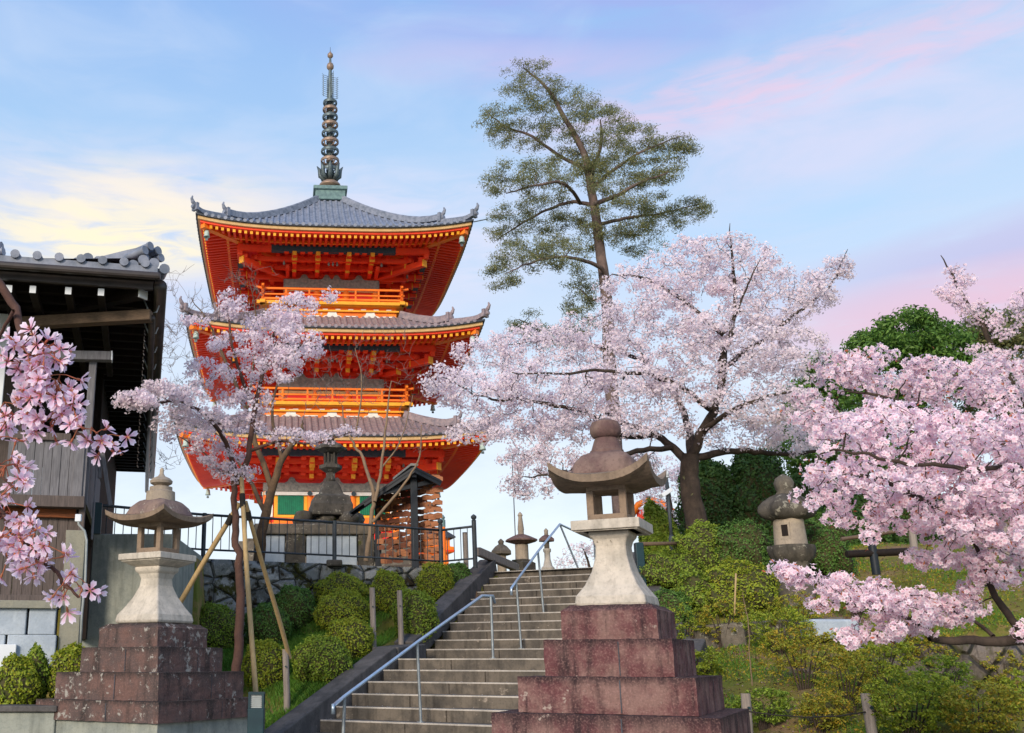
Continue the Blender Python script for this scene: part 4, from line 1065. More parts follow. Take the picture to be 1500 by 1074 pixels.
g = ground_hit(419, 1042); log_post(421, 951, 1042, g[1], .045, 'short grey log post in the grass where a support pole ends', lean=-3)
g = ground_hit(549, 962); log_post(548, 861, 962, g[1], .045, 'left one of the two grey log posts between the clipped shrubs by the stairs', lean=-3)
g = ground_hit(588, 948); log_post(588, 865, 948, g[1], .045, 'right one of the two grey log posts between the clipped shrubs by the stairs', lean=-3)
log_post(1097, 1016, 1090, 9.7, .045, 'grey log post holding a rope beside the red pedestal', lean=-5)
log_post(1280, 1016, 1090, 9.7, .048, 'grey leaning log post holding a rope in the right foreground shrubs', lean=-12)
b = MB(); b.tube([at(680, 0, 19.4) if False else at(681, 780, 19.7), at(683, 836, 19.7)], .05, 8); tag(b.build('wooden_post', M['polegrey'], bevel=0), 'weathered square timber post behind the end of the iron fence', 'post')
def rope(pts, Y, label):
    P = [at(x, y, Y) for x, y in pts]; b = MB(); b.tube(P, .007, 6); tag(b.build('rope', M['rope'], smooth=True), label, 'rope')
rope([(1095, 1042), (1130, 1047), (1180, 1051), (1230, 1049), (1268, 1043)], 9.66, 'thin dark rope strung between the two log posts at right')
rope([(1275, 1042), (1330, 1042), (1390, 1045), (1450, 1053), (1510, 1056), (1600, 1052)], 9.66, 'thin dark rope running right from the leaning log post')
# dark stake behind the end of the pedestal

# garden lights
def bollard_light():
    g = at(375, 1074, 9.2); t = thing('garden_light', 'dark teal box light with louvred grill beside the left pedestal', 'garden light', (g[0], 9.2, .15))
    z = lambda y: Zp(375, y, 9.2) - .15
    b = MB(); b.box((0, 0, (z(1037) - .15) / 2), (.145, .145, z(1037) + .15)); b.build('housing', M['iron_teal'], t, bevel=.01)
    b = MB(); b.box((0, 0, z(1015.5)), (.14, .14, .02))
    for sx in (-1, 1):
        for sy in (-1, 1): b.box((sx * .06, sy * .06, (z(1037) + z(1016)) / 2), (.018, .018, z(1016) - z(1037)))
    b.build('top_frame', M['iron_teal'], t)
    b = MB(); 
    for k in range(7): b.box((0, 0, z(1036) + k * (z(1018) - z(1036)) / 6), (.11, .11, .008))
    b.build('louvres', M['lamp_grill'], t)
    b = MB(); b.box((0, 0, (z(1037) + z(1017)) / 2), (.09, .09, z(1018) - z(1037))); b.build('lamp_core', M['lamp_grill'], t)
bollard_light()
g = ground_hit(622, 872); t = thing('garden_light', 'small grey floodlight box between the shrubs near the top of the kerb', 'garden light', (g[0], g[1], g[2]))
k = g[1] / 1520; b = MB(); b.box((0, 0, 12 * k), (15 * k, .12, 13 * k)); b.build('housing', M['fence'], t, bevel=.01)
b = MB(); b.tube([(0, 0, -.1), (0, 0, 8 * k)], .02, 6); b.build('stake', M['fence'], t)
b = MB(); b.box((0, -.065, 12 * k), (11 * k, .01, 10 * k)); b.build('lens', M['lamp_grill'], t)
# camera and lamp pole behind the right lantern
Yp = 17.2; g = at(984, 792, Yp); t = thing('lamp_pole', 'dark slim pole carrying a white floodlight and a camera dome beside the big tree trunk', 'lamp pole', (g[0], Yp, g[2] - .3))
zz = lambda y: Zp(982, y, Yp) - (g[2] - .3); X0 = at(984, 792, Yp)[0]; xx = lambda x, y: at(x, y, Yp)[0] - X0
b = MB(); b.tube([(0, 0, 0), (0, 0, zz(700))], .028, 10); b.lathe([(.05, 0), (.05, .35), (.03, .4)], 10); b.build('pole', M['fence'], t, smooth=True)
b = MB(); b.tube([(0, 0, zz(700)), (0, 0, zz(697))], .05, 12); b.lathe([(.05, zz(698)), (.05, zz(692)), (.02, zz(688))], 12); b.build('dome', M['signwhite'], t, smooth=True)
b = MB(); b.beam((xx(968, 726), -.02, zz(727)), (xx(983, 716), 0, zz(717)), .12, .07); b.build('floodlight', M['signwhite'], t, bevel=.01)

# ------------------------------------------------------------------ plaque rack
Yk = 21.3; rk = thing('plaque_rack', 'small dark roofed rack crowded with wooden prayer plaques beside the pagoda', 'plaque rack', (at(607, 820, Yk)[0], Yk, 3.3), 0)
ox, oy = rk.location.x, rk.location.y
def kp(px, py, Y): p = at(px, py, Y); return Vector((p[0] - ox, p[1] - oy, p[2] - 3.3))
b = MB(); b.box(((kp(607, 690, Yk) + kp(607, 832, Yk)) / 2), (.15, .15, kp(607, 690, Yk).z - kp(607, 832, Yk).z + .3)); b.build('post', M['blackpaint'], rk, bevel=.01)
b = MB(); r1 = kp(553, 700, Yk + 1.2); b.box((r1.x, r1.y, 1.0), (.14, .14, 2.2)); b.build('post', M['blackpaint'], rk, bevel=.01)
# gabled roof: ridge runs away from the camera to the left
ra = kp(607, 683, Yk - .35); ldir = Vector((-.30, 1.7, .0))
eL = kp(533, 733, Yk + .1); eR = kp(646, 703, Yk - .2)
def slab(name, a, b_, dirv, th, mat):
    m = MB(); vs = [a, b_, b_ + dirv, a + dirv]; m.add([v for v in vs] + [v + Vector((0, 0, -th)) for v in vs], [(0, 1, 2, 3), (7, 6, 5, 4), (0, 4, 5, 1), (1, 5, 6, 2), (2, 6, 7, 3), (3, 7, 4, 0)]); return m.build(name, mat, rk)
slab('roof_plane', ra, eL, ldir, .05, M['blackpaint']); slab('roof_plane', ra + Vector((0, 0, .004)), eR, ldir, .05, M['blackpaint'])
m = MB(); dn = Vector((0, .05, -.07)); m.beam(ra + dn, eL + dn, .06, .12); m.beam(ra + dn, eR + dn, .06, .12); m.beam(ra + dn + ldir * .95, eL + dn + ldir * .95, .06, .12); m.beam(ra + Vector((0, .1, -.16)), ra + ldir + Vector((0, 0, -.16)), .1, .12); m.beam(kp(560, 722, Yk), kp(636, 705, Yk), .07, .09); m.build('gable_frame', M['blackpaint'], rk)
m = MB(); m.beam(ra + Vector((0, -.03, .03)), ra + ldir + Vector((0, 0, .03)), .16, .05); m.build('ridge_cap', M['greybeam'], rk)
# racks bars receding in depth
rows = 14
m = MB()
for k in range(rows):
    p = kp(640, 700 + k * 9.6, Yk + .1); q = kp(562, 706 + k * 9.0 + 8, Yk + 1.1); m.beam(p, q, .03, .04)
m.build('hanging_bars', M['brownwood'], rk)
def plaque_mesh():
    w, h, t_ = .17, .105, .012
    pts = [(-w / 2, -h / 2), (w / 2, -h / 2), (w / 2, h * .28), (w * .0, h * .5), (-w / 2, h * .28)]
    vs = [(x, -t_ / 2, z) for x, z in pts] + [(x, t_ / 2, z) for x, z in pts]
    me = bpy.data.meshes.new('plaque'); me.from_pydata(vs, [], [tuple(range(5)), tuple(range(9, 4, -1))] + [(i, 5 + i, 5 + (i + 1) % 5, (i + 1) % 5) for i in range(5)]); return me
pm1 = plaque_mesh(); pm1.materials.append(M['plaque']); pm2 = plaque_mesh(); pm2.materials.append(M['plaque_dark'])
rp_ = random.Random(3)
for k in range(rows):
    for j in range(22):
        f = (j + .5 + rp_.uniform(-.3, .3)) / 22
        front = f > .72
        px = 556 + 88 * f; py = 699 + k * 9.5 + (1 - f) * 10 + rp_.uniform(-2, 2)
        if py > 826 - (1 - f) * 2 or (f < .35 and k < 2): continue
        if rp_.random() < .12: continue
        Y = Yk + .05 + (1 - f) * 1.0 + rp_.uniform(-.05, .05)
        p = at(px, py, Y)
        o = bpy.data.objects.new('wooden_plaque', pm1 if (front or rp_.random() < .35) else pm2); C.objects.link(o)
        o.location = [float(v) for v in p]; sc_ = rp_.uniform(.9, 1.25); o.scale = (sc_, sc_, sc_)
        o.rotation_euler = (rp_.uniform(-.2, .2), rp_.uniform(-.15, .15), (.0 if front else -.7) + rp_.uniform(-.35, .35))
        tag(o, 'small wooden prayer plaque hanging in the layered rows of the roofed rack', 'plaque', group='prayer plaques on the rack')

# small vermilion shrine building far behind the fence
Ys = 34.0; sh = thing('small_shrine', 'little orange shrine with dark pyramid roof seen through the fence right of the plaque rack', 'shrine', (at(639, 800, Ys)[0], Ys, 0), R(10))
k = Ys / 1520; z = lambda y: Zp(640, y, Ys)
b = MB(); b.lathe([(15 * k, 3), (15 * k, z(812)), (22 * k, z(811)), (22 * k, z(803)), (17 * k, z(802)), (17 * k, z(788))], sq=True); b.build('wall', M['orange'], sh, bevel=.02)
b = MB(); b.lathe([(24 * k, z(790)), (24 * k, z(788)), (12 * k, z(778)), (5 * k, z(773))], sq=True); b.build('roof', M['tile_dark'], sh)
b = MB(); b.lathe([(22.6 * k, z(810)), (22.6 * k, z(807.5))], sq=True); b.build('band', M['verm'], sh)
Yg = 30.0; gp = at(650, 800, Yg); gt = thing('fence_post', 'round vermilion post with green finial behind the iron fence corner', 'post', (gp[0], Yg, 3.3)); k = Yg / 1520
b = MB(); b.tube([(0, 0, 0), (0, 0, Zp(650, 771, Yg) - 3.3)], 3.2 * k, 12); b.build('shaft', M['orange'], gt, smooth=True, autos=50)
b = MB(); q = lambda y: Zp(650, y, Yg) - 3.3; b.lathe([(3.6 * k, q(772)), (3.6 * k, q(762)), (2 * k, q(761)), (3.4 * k, q(758)), (.4 * k, q(754))], 12); b.build('finial', M['verdigris'], gt, smooth=True, autos=50)
# thin lightning wire
b = MB(); b.tube([at(750, 668, 26), at(755, 790, 26), at(756, 840, 26)], .014, 5); tag(b.build('wire', M['fence']), 'thin dark wire hanging from the cherry branches above the stair head', 'wire')
# vermilion gate seen behind the right lantern
Yt = 30; gt = thing('gate_roof', 'curved vermilion gate gable glimpsed behind the right lantern roof', 'gate', tuple(at(955, 740, Yt)), R(-20))
k = Yt / 1520
b = MB(); b.tube([(-32 * k, 0, -16 * k), (-20 * k, 0, 2 * k), (-4 * k, 0, 10 * k), (12 * k, 0, 4 * k), (30 * k, 0, -12 * k)], 5 * k, 8); b.build('gable_board', M['orange'], gt, smooth=True)
b = MB(); b.b2(-24 * k, 6 * k, .1, .6, -22 * k, -4 * k); b.build('wall', M['verm'], gt)
# bamboo rail and low timber frame behind the shrubs
b = MB(); b.tube([at(935, 797, 16.5), at(1005, 796, 16.8)], .032, 10); tag(b.build('bamboo_rail', M['beamwood'], smooth=True), 'short horizontal brown rail behind the shrubs right of the tall lantern', 'rail')
b = MB(); p = at(937, 820, 16.4); b.box((p[0], p[1], p[2] - .2), (.13, .13, .95)); tag(b.build('bollard', M['iron_teal'], bevel=.01), 'dark teal post standing just right of the tall lantern shaft', 'post')

# ------------------------------------------------------------------ timber house on the left
HR = R(11); HO = at(228, 402, 10.5); HN = np.array((-math.sin(HR), math.cos(HR), 0.0)); HX = np.array((math.cos(HR), math.sin(HR), 0.0))
HZ = 1.1
house = thing('timber_house', 'dark timber house with tiled hip roof and deep black eaves at the left edge', 'house', (HO[0], HO[1], HZ), HR)
def hp(px, py, b):
    d = ray(px, py); o = np.array((0, 0, EZ)); t = ((HO - o) @ HN + b) / (d @ HN); p = o + d * t - np.array((HO[0], HO[1], HZ)); return Vector((p @ HX, p @ HN, p[2]))
def hbox(x0, y0, x1, y1, b, dep, mat, name, parent=None, bevel=.006):
    p = hp(x0, y1, b); q = hp(x1, y0, b); m = MB(); m.b2(p.x, q.x, b, b + dep, p.z, q.z); return m.build(name, mat, parent or house, bevel=bevel)
DEP = 12.0
c0 = hp(228, 404, 0); ez = c0.z
# roof: hip corner above the eave corner, tiles rising to the left and back
rt = MB(); xl = -7.0; rise = .52
def rz(x, y):
    # local height of the tiled surface; x measured left from the corner (negative), y depth
    return ez + .10 + min(-x, y, 3.2) * .20 + .10 * math.exp(-((x + 0) ** 2 + y ** 2) / .8)
N = 40; vs = []
for j in range(N + 1):
    for i in range(N + 1): x = xl * i / N + .0; y = DEP * (j / N); vs.append((x, y, rz(x, y)))
rt.add(vs, [(j * (N + 1) + i, (j + 1) * (N + 1) + i, (j + 1) * (N + 1) + i + 1, j * (N + 1) + i + 1) for j in range(N) for i in range(N)])
hroof = rt.build('roof', M['tile_old'], house, smooth=True)
m = MB()
x = -.12
while x > xl:
    L = min(-x, 3.2); m.tube([(x, -.05, ez + .12), (x, L * .5, rz(x, L * .5) + .02), (x, L, rz(x, L) + .02)], .042, 8)
    m.lathe([(.0, 0), (.065, 0), (.065, .05), (0, .05)], 10, (0, 0, 0), cap=False) if False else None
    m.tube([(x, -.09, ez + .11), (x, -.02, ez + .11)], .050, 12)
    x -= .235
y = .3
while y < DEP:
    L = min(y, 3.2); m.tube([(.05, y, ez + .12), (-L * .5, y, rz(-L * .5, y) + .02), (-L, y, rz(-L, y) + .02)], .055, 8); y += .25
m.build('tile_ribs', M['tile'], hroof, smooth=True, autos=50)
m = MB(); m.b2(xl, .02, -.06, .0, ez - .0, ez + .09); m.b2(-.04, .04, 0, DEP, ez - .0, ez + .09); m.build('tile_edge', M['tile'], hroof)
# stacked corner ridge with round end tiles
m = MB()
for (t0, t1, w_, h_, up) in ((.12, 1.1, .22, .10, .10), (1.0, 3.2, .22, .12, .12)):
    P = [(-t, t, rz(-t, t) + up * .5) for t in np.linspace(t0, t1, 8)]
    for p, q in zip(P[:-1], P[1:]): m.beam(p, q, w_, h_ + .06); m.tube([Vector(p) + Vector((0, 0, h_ * .6)), Vector(q) + Vector((0, 0, h_ * .6))], .07, 8)
    e = Vector(P[0]); d = Vector((1, -1, .12)).normalized(); sd_ = Vector((1, 1, 0)).normalized()
    for q, zz in ((-.13, .0), (.13, .0), (-.05, .08), (.08, .07)):
        c = e + sd_ * q + Vector((0, 0, zz)); m.tube([c - d * .18, c + d * .10], .044, 12); m.tube([c + d * .09, c + d * .12], .052, 12)
for px_, py_ in ((127, 388), (208, 391)):
    c = hp(px_, py_, .02 if px_ > 150 else .2)
    for q, zz in ((-.13, -.01), (.10, .03), (-.02, .06), (.22, -.03)):
        m.tube([c + Vector((q, .25, zz + .03)), c + Vector((q + .03, -.05, zz))], .05, 12); m.tube([c + Vector((q + .03, -.04, zz)), c + Vector((q + .034, -.07, zz))], .06, 12)
    for q in (0, .03, .06): m.beam(c + Vector((-.26, .0 + q, -.10 + q * .4)), c + Vector((-.12, -.02 + q, .0 + q * .4)), .08, .02); m.beam(c + Vector((-.12, -.02 + q, .0 + q * .4)), c + Vector((.02, .0 + q, -.10 + q * .4)), .08, .02)
m.build('ridge_tiles', M['tile'], hroof, smooth=True, autos=50)
m = MB(); c = hp(4, 374, 1.3); 
for q in range(5): m.tube([c + Vector((-.3, .1, .10 - q * .07)), c + Vector((-.02 + .03 * math.sin(q * 2), 0, .12 - q * .07))], .06, 8)
m.beam(c + Vector((-.4, .1, -.35)), c + Vector((.1, .05, -.35)), .3, .2); m.build('ridge_end_ornament', M['tile'], hroof, smooth=True, autos=50)
# gutters
m = MB(); m.b2(xl, .06, -.14, -.05, ez - .085, ez + .0); m.build('front_gutter', M['gutter'], house, bevel=.03)
m = MB(); m.tube([(.06, .05, ez - .10), (.06, DEP, ez - .14)], .075, 12); m.build('side_gutter', M['gutter'], house, smooth=True)
m = MB(); m.tube([(-.02, .45, ez - .35), (-.02, DEP, ez - .5)], .04, 10); m.build('drain_pipe', M['gutter'], house, smooth=True)
m = MB()
for k in range(14): y = .5 + k * .8; m.tube([(.06, y, ez - .16), (.03, y, ez - .26), (-.05, y, ez - .28), (-.12, y, ez - .12)], .010, 6)
m.build('gutter_brackets', M['railpost'], house)
m = MB()
for k in range(40):
    z = ez - .42 - k * .042; m.tube([(-.10, .7 + .0, z), (-.10 + .014 * (k % 2), .7 + .014 * ((k + 1) % 2), z - .025)], .006, 5)
m.build('rain_chain', M['gutter'], house)
# underside boards and rafters
m = MB(); m.b2(xl, .0, .0, DEP, ez - .03, ez + .02); m.build('eave_boards', M['darkwood'], house)
m = MB()
x = -.55
for px_ in (13, 48, 100, 148):
    pass
y = .15
while y < DEP: m.b2(-2.2, -.05, y, y + .07, ez - .11, ez - .031); y += .33
r_ = m.build('side_rafters', M['darkwood'], house)
caps = MB(); m = MB()
for px_, py_ in ((13, 423), (48, 424), (100, 426), (148, 428)):
    p = hp(px_, py_, .12); m.b2(p.x - .04, p.x + .04, .13, 3.5, p.z - .04, p.z + .045); caps.b2(p.x - .034, p.x + .034, .118, .128, p.z - .042, p.z + .042)
p = hp(208, 430, .22); m.beam(p, p + Vector((-1.6, 1.6, .15)), .12, .12); caps.beam(p + Vector((.02, -.02, 0)), p + Vector((.004, -.004, 0)), .13, .13)
m.build('rafters', M['darkwood'], house); caps.build('white_rafter_ends', M['signwhite'], house)
m = MB(); m.b2(xl, -.02, .06, .11, ez - .14, ez - .04); m.build('eave_board', M['gutter'], house)
# brown tie beam, purlin and inner wall
p = hp(30, 474, .9); q = hp(222, 463, .45); m = MB(); m.beam(p, q, .14, .13); m.build('eave_beam', M['beamwood'], house, bevel=.01)
m = MB(); m.b2(-1.75, -1.6, .9, DEP, hp(100, 452, .9).z, hp(100, 436, .9).z); m.b2(xl, -1.4, 1.0, 1.14, hp(100, 452, 1.0).z, hp(100, 436, 1.0).z); m.build('purlins', M['darkwood'], house, bevel=.01)
wb = 2.6
hbox(-200, 430, 66, 745, wb, .12, M['brownwood'], 'wall')
hbox(66, 430, 160, 800, wb + 1.2, .12, M['darkwood'], 'inner_wall')
m = MB(); xr_ = hp(140, 600, wb).x; m.b2(xr_ - .1, xr_, wb + 1.2, DEP, .8, ez - .05); m.build('side_wall', M['darkwood'], house)
hbox(14, 455, 33, 740, 1.5, .16, M['brownwood'], 'corner_post')
hbox(34, 478, 50, 500, 1.5, .16, M['brownwood'], 'bracket_post')
hbox(123, 521, 142, 640, 1.15, .13, M['oldwood'], 'balcony_post')
p = hp(60, 521, 1.12); q = hp(163, 523, 1.12); m = MB(); m.beam(p, q, .13, .11); bo = m.build('balcony_beam', M['oldwood'], house, bevel=.008)
m = MB(); d = (q - p).normalized(); m.beam(q, q + d * .015, .135, .115); m.build('beam_end', M['signwhite'], bo)
# balustrade of vertical boards
m = MB(); rr_ = random.Random(8); xa = hp(8, 700, 1.0).x; xb = hp(126, 700, 1.0).x; z0, z1 = hp(60, 735, 1.0).z, hp(60, 641, 1.0).z; n = 9
for k in range(n):
    a = xa + (xb - xa) * k / n; b_ = xa + (xb - xa) * (k + 1) / n; dy = rr_.uniform(0, .012); m.b2(a + .002, b_ - .002, 1.0 + dy, 1.03 + dy, z0, z1)
m.build('balustrade_boards', M['oldwood'], house, bevel=.003)
hbox(6, 635, 104, 642, .96, .12, M['brownwood'], 'balustrade_rail')
hbox(104, 632, 126, 736, .985, .10, M['oldwood'], 'balustrade_post')
m = MB(); m.b2(xb - .02, xb + .02, 1.12, 4.0, z0, z1); m.build('side_balustrade', M['oldwood'], house)
hbox(-40, 727, 124, 739, .90, .2, M['brownwood'], 'sill_beam')
hbox(-40, 739, 112, 755, 1.06, .1, M['rustwood'], 'red_beam')
m = MB(); xa = hp(-40, 800, 1.1).x; xb2 = hp(112, 800, 1.1).x; z0, z1 = hp(50, 880, 1.1).z, hp(50, 755, 1.1).z; n = 10
for k in range(n):
    a = xa + (xb2 - xa) * k / n; b_ = xa + (xb2 - xa) * (k + 1) / n; dy = rr_.uniform(0, .012); m.b2(a + .002, b_ - .002, 1.12 + dy, 1.15 + dy, z0, z1)
m.build('lower_wall_boards', M['brownwood'], house, bevel=.003)
hbox(112, 739, 125, 800, 1.0, .12, M['brownwood'], 'lower_post')
hbox(-60, 872, 84, 880, .98, .2, M['brownwood'], 'ground_sill')
# concrete pier, sill and pale blocks
hbox(84, 788, 125, 960, .92, .5, M['conc_lt'], 'concrete_pier'); hbox(96, 777, 125, 788, .95, .4, M['conc_lt'], 'pier_cap')
hbox(-60, 880, 84, 890, .80, .4, M['conc_lt'], 'coping')
rows_ = [(890, 930, [-60, 40, 83]), (930, 966, [-60, 8, 83]), (966, 1010, [-60, 30, 83])]
for ya, yb_, xs_ in rows_:
    for a, c in zip(xs_[:-1], xs_[1:]): hbox(a + .2, ya + .2, c - .2, yb_ - .2, .86, .3, M['block'], 'stone_block', bevel=.012)
hbox(-40, 944, 24, 1000, .80, .05, M['signwhite'], 'white_panel')
# exterior stair stringers and blue post beyond the balustrade
hbox(133, 680, 143, 790, 1.4, .08, M['oldwood'], 'stair_post'); hbox(143, 640, 152, 700, 1.6, .06, M['oldwood'], 'stair_post'); hbox(133, 736, 150, 782, 1.9, .1, M['iron_teal'], 'teal_post')
p = hp(148, 650, 1.6); q = hp(162, 740, 1.6); m = MB(); m.beam(p, q, .04, .05); m.build('stair_brace', M['oldwood'], house)
# white notice board hanging on the left wall
o = hbox(-60, 460, 15, 600, 1.30, .04, M['signwhite'], 'notice_board', parent=None)
o.parent = None; o.matrix_world = house.matrix_basis if False else Matrix.Translation(house.location) @ Matrix.Rotation(HR, 4, 'Z')
tag(o, 'plain white board hanging on the timber wall at the left edge', 'board')
# conduit pipe on the concrete wall
P = [hp(115, 759, .80), hp(115, 768, .80), hp(124, 778, .80), hp(127, 792, .78), hp(125, 850, .78), hp(120, 900, .78), hp(118, 945, .78)]
W_ = lambda v: Vector(HO * np.array((1, 1, 0))) + Vector((0, 0, HZ)) + Vector(HX) * v.x + Vector(HN) * v.y + Vector((0, 0, v.z))
t = thing('conduit_pipe', 'grey green electrical conduit running down from a small white box beside the house', 'pipe', tuple(W_(P[-1])))
m = MB(); L = Vector(t.location); m.tube([W_(p) - L for p in P], .014, 8); m.build('pipe', M['lamp_grill'], t, smooth=True)
m = MB(); m.box(W_(P[0]) - L, (.07, .05, .085)); m.build('junction_box', M['signwhite'], t, bevel=.008)

# ------------------------------------------------------------------ vegetation helpers
def frames(nrm):
    nrm = nrm / np.maximum(np.linalg.norm(nrm, axis=1, keepdims=True), 1e-9)
    r_ = rng.normal(size=nrm.shape); u = r_ - nrm * (r_ * nrm).sum(1, keepdims=True); u /= np.maximum(np.linalg.norm(u, axis=1, keepdims=True), 1e-9)
    return nrm, u, np.cross(nrm, u)
def leaves(cent, nrm, ln, wd, fold=.15):
    """rhombic leaves, one folded quad each"""
    n = len(cent); nz, u, v = frames(nrm); L = (ln * rng.uniform(.7, 1.25, n))[:, None]; W = (wd * rng.uniform(.75, 1.2, n))[:, None]
    a = cent - u * L * .5; c = cent + u * L * .5 - nz * L * fold; b = cent + v * W * .5 + nz * L * fold * .6; d = cent - v * W * .5 + nz * L * fold * .6
    V = np.stack([a, b, c, d], 1).reshape(-1, 3); Fc = np.arange(4 * n).reshape(n, 4)
    return V, Fc
def flowers(cent, nrm, r, petals=5, cup=.35):
    """five open petals per flower; returns verts, faces, tint"""
    n = len(cent); nz, u, v = frames(nrm); R_ = (r * rng.uniform(.8, 1.15, n))[:, None]; Vs = []; T = []
    cu = cup * rng.uniform(.3, 1.5, n)[:, None]
    for k in range(petals):
        a = 2 * math.pi * k / petals; da = .50 * 2 * math.pi / petals
        f = lambda ang, rad, h: cent + (u * math.cos(ang) + v * math.sin(ang)) * R_ * rad + nz * R_ * h * cu
        Vs.append(np.stack([f(a, .06, 0), f(a - da, .62, .45), f(a, 1.0, 1.0), f(a + da, .62, .45)], 1)); T.append(np.tile([.85, .05, 0.0, .05], (n, 1)))
    V = np.stack(Vs, 1).reshape(-1, 3); t = np.stack(T, 1).reshape(-1); Fc = np.arange(len(V)).reshape(-1, 4)
    return V, Fc, t
def bezier_pts(P, per=6):
    """smooth polyline through points (Catmull-Rom)"""
    P = [np.array(p, float) for p in P]
    if len(P) < 3: return P
    Q = [2 * P[0] - P[1]] + P + [2 * P[-1] - P[-2]]; out_ = []
    for i in range(1, len(Q) - 2):
        for k in range(per):
            t = k / per; out_.append(.5 * ((2 * Q[i]) + (-Q[i - 1] + Q[i + 1]) * t + (2 * Q[i - 1] - 5 * Q[i] + 4 * Q[i + 1] - Q[i + 2]) * t * t + (-Q[i - 1] + 3 * Q[i] - 3 * Q[i + 1] + Q[i + 2]) * t ** 3))
    out_.append(P[-1]); return out_
def fast_tubes(paths, n=4):
    """paths: list of (pts (k,3), radii (k))"""
    V = []; Fs = []; base = 0; cs = np.cos(np.arange(n) * 2 * np.pi / n); sn = np.sin(np.arange(n) * 2 * np.pi / n)
    for P, r_ in paths:
        P = np.asarray(P, float); r_ = np.asarray(r_, float); k = len(P)
        t = np.gradient(P, axis=0); t /= np.maximum(np.linalg.norm(t, axis=1, keepdims=True), 1e-9)
        ref = np.array((.31, .17, .93)) if abs(t[0] @ np.array((.31, .17, .93))) < .9 else np.array((1., 0, 0))
        u = ref - t * (t @ ref)[:, None]; u /= np.maximum(np.linalg.norm(u, axis=1, keepdims=True), 1e-9); w = np.cross(t, u)
        ring = P[:, None] + (u[:, None] * cs[None, :, None] + w[:, None] * sn[None, :, None]) * r_[:, None, None]
        V.append(ring.reshape(-1, 3))
        i, j = np.meshgrid(np.arange(k - 1), np.arange(n), indexing='ij'); a = base + i * n + j; b_ = base + i * n + (j + 1) % n
        Fs.append(np.stack([a, b_, b_ + n, a + n], -1).reshape(-1, 4)); base += k * n
    return np.concatenate(V), np.concatenate(Fs)
def grow(skel, attract, tip=.003, pull=.35, k_r=.030, sag=.0, jit=.05, maxlink=9.0):
    """connect every attractor to the nearest point of the growing tree by a curved twig"""
    nodes = []; rads = []
    for P, r_ in skel:
        for p, q in zip(P, r_): nodes.append(p); rads.append(q)
    N0 = len(nodes); cap_ = N0 + len(attract) * 4 + 10; ND = np.zeros((cap_, 3)); RD = np.zeros(cap_); ND[:N0] = nodes; RD[:N0] = rads; cnt = N0
    A = np.array(attract); d0 = np.array([np.min(((ND[:N0] - a) ** 2).sum(1)) for a in A]); order = np.argsort(d0)
    twigs = []; ends = []
    for i in order:
        a = A[i]; d = np.sqrt(((ND[:cnt] - a) ** 2).sum(1)); cost = d + .02 / (RD[:cnt] + .004) * .01
        j = int(np.argmin(cost)); p = ND[j]; L = d[j]
        if L < .01 or L > maxlink: continue
        r0 = min(RD[j] * .75, tip + L * k_r); m1 = p + (a - p) * .4 + rng.normal(size=3) * L * jit + np.array((0, 0, L * pull * .3)); m2 = p + (a - p) * .75 + rng.normal(size=3) * L * jit + np.array((0, 0, L * pull * .25 - sag * L))
        P = np.array([p, m1, m2, a]); rr = np.array([r0, r0 * .75 + tip * .25, r0 * .4 + tip * .6, tip]); twigs.append((P, rr)); ends.append((m2, a))
        ND[cnt:cnt + 3] = P[1:]; RD[cnt:cnt + 3] = rr[1:]; cnt += 3
    return twigs, ends
def blob_pts(blobs, dens=1.0):
    out_ = []
    for px, py, rx, ry, Y, dY, n in blobs:
        n = max(1, int(n * dens)); a = rng.uniform(0, 2 * math.pi, n); q = np.sqrt(rng.uniform(0, 1, n)); yy = Y + dY * rng.uniform(-1, 1, n) * np.sqrt(np.maximum(.05, 1 - q ** 2))
        for aa, qq, y in zip(a, q, yy): out_.append(at(px + rx * qq * math.cos(aa), py + ry * qq * math.sin(aa), y))
    return out_
def limb(pts, r0, r1, per=6, wig=.0045):
    """pts: (px, py, Y)"""
    P = bezier_pts([at(*p) for p in pts], per); Lm = np.linalg.norm(P[-1] - P[0]); nn_ = len(P)
    wob = np.cumsum(rng.normal(size=(nn_, 3)), 0); wob = wob - wob[:1]; P = [p + w_ * Lm * wig * min(1, i / 4) for i, (p, w_) in enumerate(zip(P, wob))]
    r_ = np.linspace(1, 0, len(P)) ** .8 * (r0 - r1) + r1; return (np.array(P), r_)
def tree_obj(name, label, cat, base, skel, twigs, barkmat, twigmat, kind=None, group=None, nside=10):
    t = thing(name, label, cat, tuple(base), group=group)
    base = np.array(base)
    V, Fc = fast_tubes([(P - base, r_) for P, r_ in skel], nside); link('trunk', npmesh('trunk', V, Fc, smooth=True), barkmat, t)
    if twigs:
        V, Fc = fast_tubes([(P - base, r_) for P, r_ in twigs], 4); link('branches', npmesh('branches', V, Fc, smooth=True), twigmat, t)
    return t
def add_blossom(t, ends, base, per, spread, r, mat, extra=1.0, down=0.0, name='blossom', along=True):
    C_ = []; Nn = []
    for m2, a in ends:
        n = rng.poisson(per * rng.uniform(.5, 1.4)) + 2; f = rng.uniform(-.4, 1.25, n)[:, None]; off = rng.normal(size=(n, 3)); off /= np.linalg.norm(off, axis=1, keepdims=True)
        rad = spread * rng.uniform(.25, 1.0, n)[:, None] ** .7; axis = (a - m2); Lx = np.linalg.norm(axis); axis = axis / max(Lx, 1e-6) * min(Lx, spread * 3)
        C_.append(a - axis * (1 - f) * (1 if along else 0) + off * rad * np.array((1, 1, .75))); Nn.append(off + rng.normal(size=(n, 3)) * .35 + np.array((0, -.1, -down)))
    Cc = np.concatenate(C_) - np.array(base); Nn = np.concatenate(Nn); V, Fc, tt = flowers(Cc, Nn, r); o = link(name, npmesh(name, V, Fc, tt), mat, t); return o
